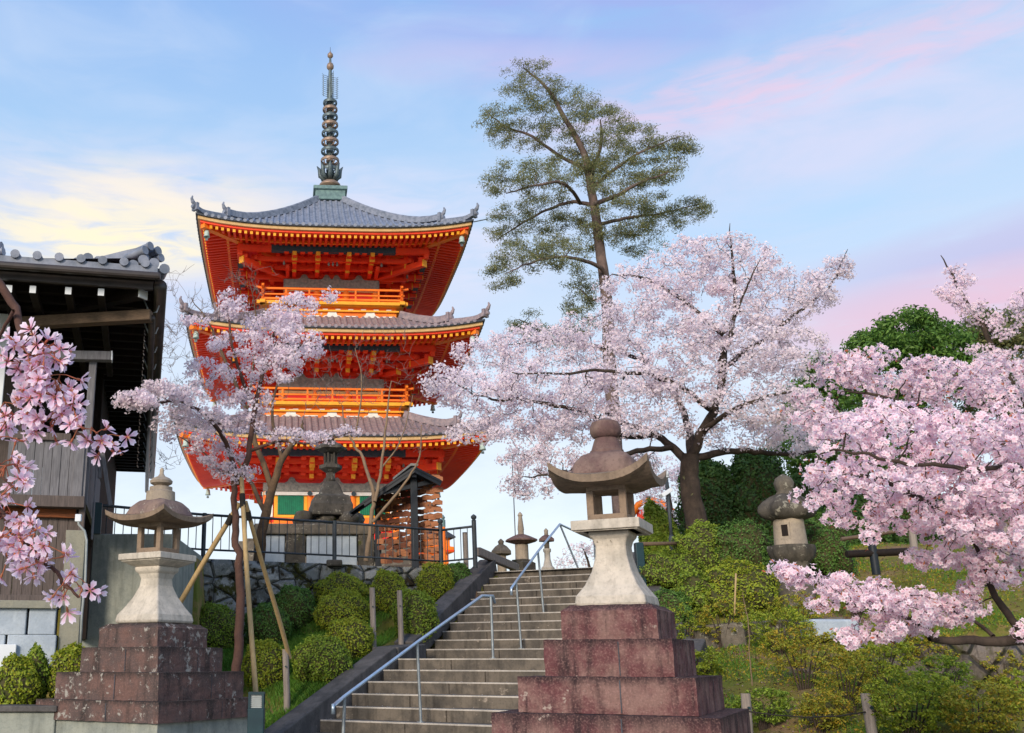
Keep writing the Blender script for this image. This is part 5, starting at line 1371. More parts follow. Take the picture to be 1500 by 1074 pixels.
def add_leaves(t, ends, base, per, spread, ln, wd, mat, flat=1.0, up=.4, name='crown'):
    C_ = []; Nn = []
    for m2, a in ends:
        n = rng.poisson(per * rng.uniform(.4, 1.5)) + 2; off = rng.normal(size=(n, 3)) * np.array((1, 1, flat)); rad = spread * rng.uniform(.2, 1, n)[:, None]
        off = off / np.linalg.norm(off, axis=1, keepdims=True) * rad * np.array((1, 1, flat)); f = rng.uniform(-.1, 1.0, n)[:, None]; ax = (m2 - a); ax = ax * min(1, spread * 1.5 / max(1e-6, np.linalg.norm(ax)))
        C_.append(a + ax * f * .6 + off); Nn.append(off / spread + rng.normal(size=(n, 3)) * .5 + np.array((0, 0, up)))
    Cc = np.concatenate(C_) - np.array(base); V, Fc = leaves(Cc, np.concatenate(Nn), ln, wd); return link(name, npmesh(name, V, Fc), mat, t)

# ------------------------------------------------------------------ big cherry tree
Yc = 18.0
gb = ground_hit(1024, 800, 12); Yc = float(gb[1])
if not 15 < Yc < 21: Yc = 18.0; gb = at(1024, 800, 18.0)
base = (float(gb[0]), Yc, float(terrain(gb[0], Yc)) - .1)
def BL(pts, r0, r1): return limb([(x, y, Yc + d) for x, y, d in pts], r0, r1)
skel = [BL([(1030, 815, 0), (1019, 750, 0), (1013, 700, 0), (1012, 665, 0)], .205, .15),
        BL([(1012, 672, 0), (1030, 630, -.2), (1046, 580, -.4), (1053, 530, -.5), (1062, 470, -.5), (1058, 400, -.3), (1055, 345, -.2)], .10, .005),
        BL([(1013, 685, 0), (985, 655, .2), (950, 632, .4), (912, 622, .3), (870, 600, .2)], .09, .02),
        BL([(1013, 670, 0), (1003, 620, .5), (985, 575, .9), (950, 530, 1.2), (910, 480, 1.4)], .08, .012),
        BL([(1015, 672, 0), (1060, 660, .3), (1110, 662, .6), (1165, 663, .8), (1215, 655, .9)], .075, .02),
        BL([(1051, 545, -.5), (1090, 515, -.3), (1140, 480, 0), (1190, 440, .2), (1225, 400, .2), (1252, 370, .2)], .048, .004),
        BL([(1040, 600, -.4), (1000, 568, -.8), (950, 550, -1.2), (890, 545, -1.5), (820, 550, -1.7), (760, 545, -1.8)], .05, .008),
        BL([(960, 638, .3), (900, 640, -.2), (840, 615, -.7), (780, 600, -1.0), (710, 590, -1.2), (640, 560, -1.3)], .05, .007),
        BL([(1060, 490, -.5), (1020, 460, -.5), (975, 430, -.4), (930, 410, -.3), (890, 405, -.3)], .05, .010),
        BL([(985, 655, .2), (935, 665, -.5), (880, 680, -1), (830, 690, -1.4), (785, 700, -1.5)], .055, .010),
        BL([(1030, 630, -.2), (1075, 600, -1.0), (1120, 580, -1.4), (1170, 575, -1.6)], .055, .012),
        BL([(1053, 530, -.5), (1080, 470, -1.0), (1100, 420, -1.3), (1120, 380, -1.4)], .03, .005),
        BL([(950, 530, 1.2), (880, 510, 1.5), (810, 500, 1.6), (740, 505, 1.6)], .045, .010)]
bl = [(1060, 385, 80, 45, Yc - .4, 1.2, 85), (1000, 400, 70, 50, Yc - .3, 1.2, 70), (1130, 430, 75, 50, Yc - .2, 1.4, 85), (1200, 425, 32, 30, Yc + .1, .6, 26), (1232, 388, 22, 18, Yc + .2, .3, 12), (930, 430, 60, 45, Yc, 1.2, 55),
      (1080, 500, 90, 55, Yc - .7, 1.5, 110), (980, 490, 90, 45, Yc - .4, 1.6, 90), (880, 500, 85, 40, Yc + .5, 1.4, 75), (790, 505, 70, 32, Yc + .9, 1.2, 60), (720, 520, 55, 30, Yc + .6, 1.0, 42),
      (1160, 520, 60, 40, Yc - .3, 1.4, 55), (1120, 590, 85, 30, Yc - .9, 1.4, 70), (1010, 560, 70, 28, Yc - .8, 1.3, 50), (910, 565, 90, 35, Yc - .8, 1.6, 85), (800, 565, 95, 35, Yc - .9, 1.5, 90), (700, 570, 70, 32, Yc - .8, 1.2, 62),
      (645, 562, 30, 25, Yc - 1.2, .7, 20), (860, 625, 90, 25, Yc - .5, 1.4, 60), (760, 625, 85, 25, Yc - .9, 1.3, 55), (690, 630, 45, 20, Yc - 1, .9, 22), (795, 675, 65, 22, Yc - 1.2, 1.0, 34), (780, 712, 48, 16, Yc - 1.4, .8, 16),
      (845, 700, 40, 18, Yc - 1.2, .9, 14), (960, 620, 60, 25, Yc - .8, 1.3, 32), (1090, 640, 70, 18, Yc + .2, 1.2, 32), (1170, 640, 55, 25, Yc + .5, 1.2, 38), (1160, 590, 50, 25, Yc - 1, 1.0, 28), (940, 680, 35, 18, Yc + .3, .8, 12)]
att = blob_pts(bl, 1.3)
tw, en = grow(skel, att, tip=.006, pull=.30, k_r=.024, jit=.08)
t = tree_obj('cherry_tree', 'large spreading cherry tree in pale pink bloom behind the tall lantern', 'cherry tree', base, skel, tw, M['bark'], M['bark'])
add_blossom(t, en, base, 32, .155, .026, M['bl_big'])

# ------------------------------------------------------------------ young cherry with props
Yy = 12.6; gy = at(343, 1080, Yy); by = (float(gy[0]), Yy, gz(gy[0], Yy) - .1)
def YL_(pts, r0, r1): return limb([(x, y, Yy + d) for x, y, d in pts], r0, r1)
skel = [YL_([(341, 1130, 0), (344, 1000, 0), (349, 920, 0), (356, 830, 0), (358, 760, 0), (350, 705, 0)], .066, .036),
        YL_([(351, 710, 0), (332, 655, -.2), (305, 615, -.7), (262, 595, -1.2), (215, 588, -1.9), (178, 580, -2.3)], .035, .006),
        YL_([(352, 705, 0), (364, 650, -.1), (374, 590, -.1), (385, 530, 0), (405, 475, .1), (440, 438, .1)], .042, .006),
        YL_([(362, 662, -.1), (410, 645, -.2), (460, 648, -.3), (515, 630, -.3)], .024, .005),
        YL_([(373, 600, -.1), (352, 545, -.2), (338, 480, -.2), (330, 428, -.2)], .028, .005),
        YL_([(345, 690, 0), (320, 690, .4), (300, 665, .5), (260, 640, .6)], .022, .005),
        YL_([(385, 540, 0), (420, 520, -.3), (455, 495, -.4)], .020, .005)]
bl = [(338, 445, 20, 20, Yy - .2, .3, 18), (432, 455, 34, 26, Yy + .1, .5, 36), (482, 432, 14, 8, Yy + .1, .2, 6), (398, 485, 45, 28, Yy, .6, 42), (430, 505, 42, 28, Yy - .2, .6, 40), (352, 505, 45, 16, Yy - .2, .5, 24),
      (395, 540, 48, 22, Yy - .1, .7, 36), (305, 548, 40, 20, Yy - .4, .5, 24), (255, 582, 48, 18, Yy - 1.3, .5, 30), (198, 588, 28, 13, Yy - 2.15, .2, 30), (232, 572, 30, 12, Yy - 1.7, .3, 12), (250, 625, 36, 12, Yy - 1.0, .4, 10), (285, 612, 50, 18, Yy - .8, .5, 28), (362, 585, 42, 24, Yy, .7, 28), (345, 630, 48, 22, Yy, .6, 28),
      (318, 668, 42, 20, Yy + .2, .6, 26), (430, 643, 36, 14, Yy - .2, .4, 16), (475, 640, 26, 8, Yy - .3, .3, 9), (510, 632, 14, 7, Yy - .3, .2, 5), (345, 695, 34, 13, Yy, .5, 14), (290, 468, 26, 8, Yy, .3, 9), (270, 640, 34, 14, Yy + .4, .5, 12)]
att = blob_pts(bl, 1.3); tw, en = grow(skel, att, tip=.003, pull=.25, k_r=.022, jit=.07)
t = tree_obj('cherry_tree', 'young slender cherry tree held up by leaning poles before the pagoda', 'cherry tree', by, skel, tw, M['bark_young'], M['bark'])
add_blossom(t, en, by, 30, .088, .0185, M['bl_young'])
def prop_pole(a, b_, r_, label, Ya, Yb):
    p = at(*a, Ya); q = at(*b_, Yb); t = thing('support_pole', label, 'pole', tuple(p), group=None); d = Vector(q - p); m = MB()
    m.tube([d * f + Vector((.006 * math.sin(7 * f), 0, 0)) for f in np.linspace(-.04, 1.03, 9)], [r_ * (1.08 - .12 * f) for f in np.linspace(0, 1, 9)], 10); m.build('log', M['pole'], t, smooth=True, autos=60)
    m = MB(); m.tube([d * .93 + Vector((0, 0, -.03)), d * .97], r_ * 1.25, 10); m.build('rope_lashing', M['rope'], t)
prop_pole((190, 1008), (345, 746), .034, 'left leaning log pole bracing the young cherry tree', 13.6, Yy - .02)
prop_pole((385, 1180), (354, 712), .030, 'near upright log pole bracing the young cherry tree', 11.5, Yy - .09)
prop_pole((422, 956), (361, 742), .030, 'right leaning log pole bracing the young cherry tree', float(ground_hit(419, 1042)[1]), Yy + .06)

# ------------------------------------------------------------------ tall evergreen
Ye = 27.0; be = (at(900, 700, Ye)[0], Ye, 3.3)
def EL0(pts, r0, r1): return limb([(x, y, Ye + d) for x, y, d in pts], r0, r1, wig=.0008)
def EL(pts, r0, r1): return limb([(x, y, Ye + d) for x, y, d in pts], r0, r1)
skel = [EL0([(912, 800, 0), (900, 600, 0), (892, 470, 0), (881, 380, 0), (868, 290, 0), (860, 235, 0), (836, 190, -.2), (805, 135, -.4), (770, 102, -.5)], .215, .015),
        EL([(893, 410, 0), (868, 385, -.4), (825, 375, -.8), (775, 382, -1.0), (735, 402, -1.1)], .07, .008),
        EL([(868, 300, 0), (840, 298, .5), (800, 312, .8), (760, 335, 1.0), (725, 360, 1.0)], .065, .008),
        EL([(862, 250, 0), (825, 232, .4), (780, 200, .6), (735, 180, .7), (712, 160, .7)], .065, .008),
        EL([(866, 275, 0), (905, 250, -.4), (950, 225, -.7), (1010, 205, -.9)], .065, .008),
        EL([(872, 330, 0), (920, 318, .3), (975, 312, .6), (1035, 298, .8)], .06, .008),
        EL([(865, 262, 0), (880, 215, .3), (880, 175, .4)], .07, .02), EL([(868, 300, 0), (900, 290, -1), (940, 270, -1.5), (980, 255, -1.6)], .08, .015),
        EL([(850, 298, .3), (830, 270, -.8), (790, 270, -1.2), (745, 280, -1.3)], .06, .015), EL([(893, 430, 0), (870, 440, .3), (850, 425, .5)], .05, .02), EL([(900, 520, 0), (850, 500, .4), (800, 485, .6), (762, 470, .7)], .05, .015)]
bl = [(780, 125, 42, 26, Ye - .4, .8, 26), (820, 160, 45, 30, Ye - .2, 1.0, 34), (735, 175, 32, 16, Ye + .6, .6, 18), (760, 200, 36, 16, Ye + .6, .7, 16), (868, 195, 40, 36, Ye, 1.1, 38), (915, 215, 45, 30, Ye - .4, 1.2, 38), (960, 235, 40, 26, Ye - .8, 1.0, 30), (1000, 212, 20, 10, Ye - .9, .5, 7),
      (750, 262, 36, 20, Ye - 1.2, .8, 18), (795, 262, 36, 22, Ye - 1, .9, 22), (840, 245, 40, 20, Ye, 1.0, 22), (925, 270, 50, 24, Ye - 1, 1.1, 34), (900, 320, 50, 20, Ye, 1.2, 28), (975, 310, 50, 18, Ye + .5, .9, 28), (1022, 300, 18, 12, Ye + .8, .4, 8), (800, 310, 38, 18, Ye + .7, .8, 20),
      (745, 330, 30, 20, Ye + .9, .7, 18), (830, 345, 45, 20, Ye + .2, 1.0, 24), (770, 375, 42, 16, Ye - .9, .7, 24), (735, 405, 20, 12, Ye - 1.1, .4, 10), (820, 375, 35, 14, Ye - .7, .7, 14), (940, 350, 40, 18, Ye + .4, .9, 18), (850, 425, 28, 24, Ye + .4, .6, 18), (770, 475, 22, 14, Ye + .7, .5, 10), (815, 495, 35, 14, Ye + .5, .6, 12), (850, 465, 26, 16, Ye + .4, .6, 9)]
att = blob_pts([(x, y, rx * 1.18, ry * 1.45, Y_, d_, n_) for x, y, rx, ry, Y_, d_, n_ in bl], 1.6); tw, en = grow(skel, att, tip=.006, pull=.2, k_r=.020, jit=.10)
t = tree_obj('evergreen_tree', 'tall airy evergreen tree with bare trunk rising above the cherry blossom', 'evergreen tree', be, skel, tw, M['bark_tall'], M['bark_tall'])
add_leaves(t, en, be, 96, .30, .095, .021, M['lf_tall'], flat=.62, up=.4)

# ------------------------------------------------------------------ bare trees before the pagoda
def bare_tree(name, label, limbs, blobs, base_px, Y, barkm, tipr=.004, dens=1.0, kr=.02, pull=.5):
    b0 = at(*base_px, Y); b0 = (b0[0], Y, gz(b0[0], Y))
    sk = [limb([(x, y, Y + d) for x, y, d in L], r0, r1) for L, r0, r1 in limbs]; tw, en = grow(sk, blob_pts(blobs, dens), tip=tipr, pull=pull, k_r=kr, jit=.09)
    extra = []
    for m2, a in en:
        for q in range(3):
            d = (a - m2) * rng.uniform(.3, .8) + rng.normal(size=3) * .10 + np.array((0, 0, .12)); s_ = m2 + (a - m2) * rng.uniform(.2, 1); extra.append((np.array([s_, s_ + d * .5 + rng.normal(size=3) * .02, s_ + d]), np.array([tipr, tipr * .8, tipr * .5])))
    return tree_obj(name, label, 'bare tree', b0, sk, tw + extra, barkm, M['twig_grey'])
bare_tree('bare_tree', 'old gnarled leafless tree with thick brown trunk behind the young cherry',
          [([(378, 830, 0), (384, 770, 0), (396, 720, 0), (412, 670, 0), (436, 635, .2), (440, 618, .3)], .12, .010), ([(398, 715, 0), (370, 640, .2), (340, 560, .3), (310, 490, .3), (280, 430, .3)], .065, .006), ([(388, 750, 0), (360, 700, .2), (320, 640, .4), (270, 590, .5)], .05, .006),
           ([(360, 610, .2), (375, 530, .1), (380, 470, 0), (370, 410, 0)], .03, .005), ([(412, 670, 0), (400, 600, .3), (415, 540, .4), (430, 500, .4)], .04, .006)],
          [(265, 450, 40, 60, 20.4, .8, 40), (285, 530, 50, 60, 20.5, .9, 40), (240, 520, 26, 50, 20.6, .6, 22), (370, 430, 50, 40, 20.1, .5, 34), (330, 480, 40, 50, 20.3, .6, 22), (460, 560, 50, 40, 20.4, .5, 26), (250, 660, 40, 30, 20.6, .5, 16), (430, 520, 30, 30, 20.4, .5, 10)], (380, 830), 20.1, M['bark_old'], .0045)
bare_tree('bare_tree', 'thin forked leafless tree with pale stems standing just behind the iron fence',
          [([(536, 822, 0), (545, 770, 0), (551, 720, 0), (538, 670, 0), (520, 640, 0), (505, 590, .1)], .055, .012), ([(549, 735, 0), (556, 690, .1), (560, 620, .1), (568, 560, .1)], .04, .010), ([(546, 765, 0), (580, 725, -.1), (610, 680, -.2), (618, 630, -.2)], .035, .008), ([(556, 690, .1), (590, 640, .2), (605, 580, .2)], .02, .006), ([(520, 640, 0), (530, 570, -.2), (520, 510, -.2)], .02, .006)],
          [(520, 560, 40, 60, 20.9, .5, 26), (575, 550, 50, 60, 20.9, .6, 34), (600, 640, 34, 30, 20.8, .4, 16), (480, 560, 30, 40, 20.9, .4, 12), (555, 500, 40, 30, 20.9, .4, 14)], (536, 822), 20.9, M['twig_pale'], .0035, pull=.2)

# ------------------------------------------------------------------ evergreens behind at right
def leafy(name, label, cat, base_px, Y, limbs, blobs, leafmat, per, spread, ln, wd, bark='bark', flat=.8, core=None, dens=1.0, group=None, tip=.005, kr=.02):
    b0 = at(*base_px, Y); b0 = (b0[0], Y, gz(b0[0], Y) - .05)
    sk = [limb([(x, y, Y + d) for x, y, d in L], r0, r1) for L, r0, r1 in limbs]; tw, en = grow(sk, blob_pts(blobs, dens), tip=tip, pull=.2, k_r=kr, jit=.08)
    t = tree_obj(name, label, cat, b0, sk, tw, M[bark], M[bark], group=group); add_leaves(t, en, b0, per, spread, ln, wd, M[leafmat], flat=flat); return t
leafy('evergreen_tree', 'broad bright green evergreen rising behind the pink blossom at right', 'evergreen tree', (1330, 800), 26,
      [([(1330, 800, 0), (1330, 640, 0), (1335, 560, 0), (1335, 490, 0)], .28, .05), ([(1332, 620, 0), (1290, 570, 0), (1260, 540, 0)], .12, .03), ([(1334, 600, 0), (1390, 550, 0), (1420, 500, 0)], .12, .03)],
      [(1335, 490, 48, 34, 26, 1.4, 75), (1290, 515, 50, 26, 26, 1.4, 60), (1390, 505, 40, 30, 26, 1.2, 50), (1300, 560, 80, 40, 26, 1.6, 90), (1400, 560, 60, 40, 26, 1.6, 70), (1320, 640, 100, 50, 26, 1.6, 90)], 'lf_bright', 70, .36, .14, .06)
leafy('evergreen_tree', 'olive green evergreen at the far right edge behind the blossom', 'evergreen tree', (1480, 800), 27,
      [([(1480, 800, 0), (1470, 640, 0), (1468, 520, 0), (1465, 470, 0)], .25, .04)],
      [(1455, 478, 40, 24, 27, 1.2, 45), (1490, 485, 30, 28, 27, 1.2, 34), (1460, 530, 60, 34, 27, 1.4, 60), (1470, 600, 70, 50, 27, 1.4, 60)], 'lf_tall', 60, .36, .13, .06)
leafy('evergreen_tree', 'dark green evergreen filling the gap between the two blossoming trees', 'evergreen tree', (1210, 800), 24,
      [([(1210, 810, 0), (1208, 700, 0), (1205, 600, 0), (1210, 560, 0)], .2, .05)],
      [(1215, 545, 34, 24, 24, 1.0, 34), (1185, 585, 40, 28, 24, 1.0, 36), (1250, 600, 55, 35, 24, 1.2, 50), (1200, 650, 70, 40, 24, 1.2, 60), (1260, 700, 70, 50, 24, 1.2, 60), (1180, 710, 55, 30, 24, 1, 34)], 'lf_bright', 66, .32, .13, .055)
# background blossom
def bg_cherry(label, base_px, Y, blobs, limbs, per=22, sp=.2, r_=.034, mat='bl_big'):
    b0 = at(*base_px, Y); b0 = (b0[0], Y, min(gz(b0[0], Y), b0[2])); sk = [limb([(x, y, Y + d) for x, y, d in L], a, c) for L, a, c in limbs]
    tw, en = grow(sk, blob_pts(blobs), tip=.004, pull=.2, k_r=.018, jit=.08); t = tree_obj('cherry_tree', label, 'cherry tree', b0, sk, tw, M['bark'], M['bark']); add_blossom(t, en, b0, per, sp, r_, M[mat])
bg_cherry('distant small cherry tree in bloom behind the trunk of the large cherry tree', (985, 800), 25, [(985, 730, 45, 45, 25, 1, 60), (950, 690, 40, 24, 25, 1, 26), (1010, 690, 50, 24, 25, 1, 26), (990, 775, 40, 20, 25, 1, 22)], [([(985, 805, 0), (980, 740, 0), (975, 700, 0)], .12, .03)])
bg_cherry('far cherry sprays showing above the top step beside the upper handrail', (862, 832), 33, [(848, 812, 24, 16, 33, .8, 18), (872, 800, 14, 22, 33, .8, 9), (830, 826, 18, 8, 33, .5, 7)], [([(866, 840, 0), (858, 815, 0), (852, 800, 0)], .05, .01)], 14, .2, .04)
bg_cherry('purple pink blossom spray rising above the evergreens at far right', (1500, 700), 13, [(1408, 420, 18, 26, 13, .3, 14), (1425, 450, 18, 16, 13, .3, 10), (1385, 432, 14, 8, 13, .2, 5), (1440, 470, 22, 14, 13, .3, 10), (1470, 480, 26, 20, 13, .3, 12), (1495, 450, 14, 24, 13, .3, 12), (1440, 520, 34, 20, 13, .4, 18), (1400, 395, 10, 10, 13, .2, 5), (1480, 540, 30, 30, 13, .4, 20)],
          [([(1540, 640, 0), (1490, 560, 0), (1450, 480, 0), (1415, 425, 0), (1388, 383, 0)], .05, .005), ([(1455, 488, 0), (1425, 455, 0), (1375, 430, 0)], .02, .004), ([(1500, 575, 0), (1500, 500, 0), (1500, 440, 0)], .02, .004)], 20, .10, .022, 'bl_right')

# ------------------------------------------------------------------ right foreground cherry
Yr = 5.6; br = (at(1690, 900, Yr)[0], Yr, 0); br = (br[0], Yr, gz(br[0], Yr) - .1)
def RLb(pts, r0, r1): return limb([(x, y, Yr + d) for x, y, d in pts], r0, r1)
skel = [limb([(1700, 1250, Yr), (1690, 1050, Yr), (1670, 940, Yr), (1650, 860, Yr)], .13, .09),
        RLb([(1680, 960, 0), (1600, 932, 0), (1500, 934, 0), (1430, 938, 0), (1370, 936, 0)], .040, .018),
        RLb([(1372, 937, 0), (1355, 920, 0), (1335, 905, -.1), (1300, 890, -.1), (1240, 880, -.1)], .020, .005),
        RLb([(1455, 932, 0), (1435, 915, .1), (1400, 898, .1), (1360, 885, .1)], .012, .005),
        RLb([(1650, 880, 0), (1560, 840, .1), (1480, 800, .2), (1400, 770, .3), (1330, 750, .3)], .028, .005),
        RLb([(1655, 870, 0), (1540, 960, .2), (1500, 925, .2), (1460, 870, .2), (1440, 820, .2), (1420, 780, .2)], .030, .008),
        RLb([(1650, 860, 0), (1580, 760, .1), (1500, 680, .2), (1420, 630, .2), (1330, 590, .3), (1250, 565, .4)], .034, .005),
        RLb([(1500, 680, .2), (1420, 690, -.4), (1340, 680, -.5), (1270, 665, -.5), (1210, 660, -.4)], .014, .004),
        RLb([(1560, 740, .1), (1500, 600, .5), (1440, 570, .6), (1380, 545, .7), (1290, 520, .9)], .022, .004),
        RLb([(1400, 770, .3), (1330, 720, -.3), (1270, 700, -.4), (1190, 690, -.4)], .018, .005)]
bl = [(1460, 560, 60, 36, Yr + .4, .6, 60), (1380, 560, 60, 36, Yr + .6, .6, 60), (1290, 545, 60, 36, Yr + .7, .6, 56), (1225, 545, 40, 30, Yr + .7, .5, 30), (1195, 600, 42, 26, Yr + .5, .5, 26), (1480, 630, 55, 45, Yr, .7, 74), (1400, 640, 60, 40, Yr, .7, 74), (1310, 625, 60, 38, Yr, .7, 66),
      (1235, 640, 45, 32, Yr - .1, .6, 38), (1480, 710, 60, 40, Yr, .7, 72), (1400, 715, 60, 40, Yr - .1, .7, 72), (1310, 700, 60, 38, Yr - .1, .7, 62), (1230, 705, 46, 30, Yr - .2, .5, 34), (1185, 700, 16, 24, Yr - .3, .2, 7), (1480, 780, 50, 36, Yr, .6, 52), (1400, 770, 60, 28, Yr, .6, 50),
      (1320, 755, 50, 18, Yr - .1, .5, 22), (1235, 755, 28, 14, Yr - .2, .3, 9), (1180, 735, 14, 14, Yr - .3, .2, 4), (1272, 780, 12, 12, Yr - .3, .2, 4), (1470, 835, 42, 22, Yr + .1, .4, 24), (1395, 815, 50, 16, Yr + .1, .4, 22), (1340, 820, 20, 10, Yr, .2, 5), (1420, 860, 16, 14, Yr + .1, .2, 6),
      (1290, 880, 45, 24, Yr - .1, .35, 36), (1350, 895, 48, 28, Yr, .35, 40), (1240, 862, 40, 16, Yr - .1, .3, 22), (1180, 845, 34, 11, Yr - .1, .2, 14), (1410, 890, 32, 18, Yr + .1, .25, 18), (1290, 920, 36, 16, Yr - .1, .3, 18), (1250, 935, 22, 10, Yr - .1, .2, 8), (1200, 885, 22, 8, Yr - .1, .2, 6), (1152, 838, 22, 8, Yr - .1, .15, 8), (1497, 920, 12, 10, Yr, .1, 3)]
att = blob_pts(bl, 1.08); tw, en = grow(skel, att, tip=.0025, pull=.15, k_r=.018, jit=.08, sag=.05)
tR = tree_obj('cherry_tree', 'nearby cherry tree with thick pink pompom clusters reaching in from the right edge', 'cherry tree', br, skel, tw, M['bark'], M['bark'])
# ball shaped clusters
C_ = []; Nn = []
for m2, a in en:
    n = int(rng.integers(9, 17)); rad = rng.uniform(.030, .052); off = rng.normal(size=(n, 3)); off /= np.linalg.norm(off, axis=1, keepdims=True); C_.append(a + off * rad * rng.uniform(.75, 1.05, (n, 1))); Nn.append(off + rng.normal(size=(n, 3)) * .2)
    if rng.random() < .5:
        n = 6; c2 = m2 + (a - m2) * rng.uniform(0, .6); off = rng.normal(size=(n, 3)); off /= np.linalg.norm(off, axis=1, keepdims=True); C_.append(c2 + off * .035); Nn.append(off)
V, Fc, tt = flowers(np.concatenate(C_) - np.array(br), np.concatenate(Nn), .0185, cup=.3); link('blossom', npmesh('blossom', V, Fc, tt), M['bl_right'], tR)
V, Fc = leaves(np.concatenate([a + rng.normal(size=(3, 3)) * .03 for m2, a in en[::2]]) - np.array(br), rng.normal(size=(3 * len(en[::2]), 3)), .028, .010); link('bud_leaves', npmesh('bud_leaves', V, Fc), M['pedicel'], tR)

# ------------------------------------------------------------------ weeping branch with big flowers, top left foreground
Yn = 1.45
def petal_flowers(cent, nrm, r_):
    n = len(cent); nz, u, v = frames(nrm); R_ = (r_ * rng.uniform(.85, 1.12, n))[:, None]; cup = rng.uniform(.15, .75, n)[:, None]; Vs = []; T = []; Fs = []
    for k in range(5):
        a = 2 * math.pi * k / 5 + .1 * math.sin(k * 3)
        def f(ang, rad, h): return cent + (u * math.cos(a + ang) + v * math.sin(a + ang)) * R_ * rad + nz * R_ * h * cup
        tw_ = rng.normal(size=(n, 1)) * .10
        pts = [f(0, .05, .0), f(-.36, .42, .42), f(-.42, .74, .80 + 0), f(-.17, 1.0, 1.0), f(0, .90, .86), f(.17, 1.0, 1.0), f(.42, .74, .80), f(.36, .42, .42), f(0, .5, .34)]
        pts[3] = pts[3] + nz * R_ * tw_; pts[6] = pts[6] - nz * R_ * tw_
        Vs.append(np.stack(pts, 1)); T.append(np.tile([1, .22, .04, 0, 0, 0, .04, .22, .38], (n, 1)))
    V = np.stack(Vs, 1).reshape(-1, 3); t = np.stack(T, 1).reshape(-1); b_ = (np.arange(n * 5) * 9)[:, None]
    q = np.array([[0, 1, 2, 8], [8, 2, 3, 4], [8, 4, 5, 6], [0, 8, 6, 7]]); Fc = (b_[:, None, :] + q[None]).reshape(-1, 4)
    return V, Fc, t
bn = tuple(at(-160, 300, Yn))
brs = [limb([(-160, 300, Yn), (-40, 370, Yn), (10, 440, Yn), (38, 500, Yn), (62, 560, Yn + .03), (88, 600, Yn), (112, 640, Yn), (150, 672, Yn - .02)], .008, .0022),
       limb([(-160, 300, Yn), (-120, 560, Yn + .05), (-60, 700, Yn), (10, 745, Yn), (50, 790, Yn), (78, 830, Yn), (102, 862, Yn), (118, 878, Yn)], .006, .0018),
       limb([(-110, 600, Yn), (-40, 640, Yn), (0, 690, Yn), (30, 715, Yn)], .003, .0016), limb([(20, 455, Yn), (0, 500, Yn + .05), (-10, 560, Yn + .06), (0, 610, Yn + .05)], .003, .0016), limb([(50, 790, Yn), (20, 800, Yn), (-10, 810, Yn)], .003, .0016)]
tn = thing('cherry_branch', 'overhanging cherry branches with large single pink flowers at the left edge', 'cherry branch', bn)
nb = np.array(bn); V, Fc = fast_tubes([(P - nb, r_) for P, r_ in brs], 8); link('branch', npmesh('branch', V, Fc, smooth=True), M['bark_young'], tn)
umb = []
for px, py, rx, ry, n in ((55, 525, 36, 26, 9), (22, 545, 30, 26, 7), (85, 520, 18, 16, 4), (35, 590, 34, 24, 8), (62, 560, 26, 22, 5), (95, 558, 12, 10, 2), (60, 625, 28, 18, 6), (15, 625, 16, 18, 3), (105, 615, 22, 20, 5), (130, 645, 24, 18, 5), (155, 655, 16, 14, 3), (15, 690, 22, 18, 5), (32, 720, 16, 12, 3), (8, 740, 12, 10, 2),
                         (30, 765, 24, 18, 5), (12, 800, 16, 18, 4), (40, 805, 22, 16, 5), (70, 790, 16, 14, 3), (28, 835, 22, 10, 4), (62, 840, 14, 8, 2), (92, 870, 20, 12, 4), (122, 855, 10, 10, 2)):
    for _ in range(max(1, int(n * .95))): umb.append(at(px + rx * rng.uniform(-1, 1), py + ry * rng.uniform(-1, 1), Yn + rng.uniform(-.07, .07)))
allb = np.concatenate([P for P, r_ in brs]); fc = []; fn = []; ped = []; cal = []; sta = []
for c in umb:
    j = int(np.argmin(((allb - c) ** 2).sum(1))); src = allb[j]; hub = c + (src - c) * .35 + np.array((0, 0, .008))
    if np.linalg.norm(src - hub) > .012: ped.append((np.array([src, (src + hub) / 2 + np.array((0, 0, .004)), hub]), np.array([.0014, .0012, .0011])))
    for q in range(int(rng.integers(2, 4))):
        d = rng.normal(size=3) * np.array((.8, .7, .6)) + np.array((0, -.35, -.45)); d /= np.linalg.norm(d); e = hub + d * rng.uniform(.016, .032); ped.append((np.array([hub, hub + d * .010 + np.array((0, 0, .002)), e]), np.array([.0008, .0007, .0010])))
        cal.append((np.array([e, e + d * .004, e + d * .007]), np.array([.0016, .0021, .0010]))); nn = d + rng.normal(size=3) * .35; nn /= np.linalg.norm(nn); fc.append(e + d * .006); fn.append(nn)
        for s_ in range(9):
            dd = nn + rng.normal(size=3) * .38; dd /= np.linalg.norm(dd); sta.append((np.array([e + d * .006, e + d * .006 + dd * .0065]), np.array([.00022, .0005])))
fc = np.array(fc); fn = np.array(fn)
V, Fc, tt = petal_flowers(fc - nb, fn, .0162); link('flowers', npmesh('flowers', V, Fc, tt), M['bl_near'], tn)
V, Fc = fast_tubes([(P - nb, r_) for P, r_ in ped + cal], 5); link('flower_stalks', npmesh('flower_stalks', V, Fc), M['pedicel'], tn)
V, Fc = fast_tubes([(P - nb, r_) for P, r_ in sta], 3); link('stamens', npmesh('stamens', V, Fc), M['stamen'], tn)

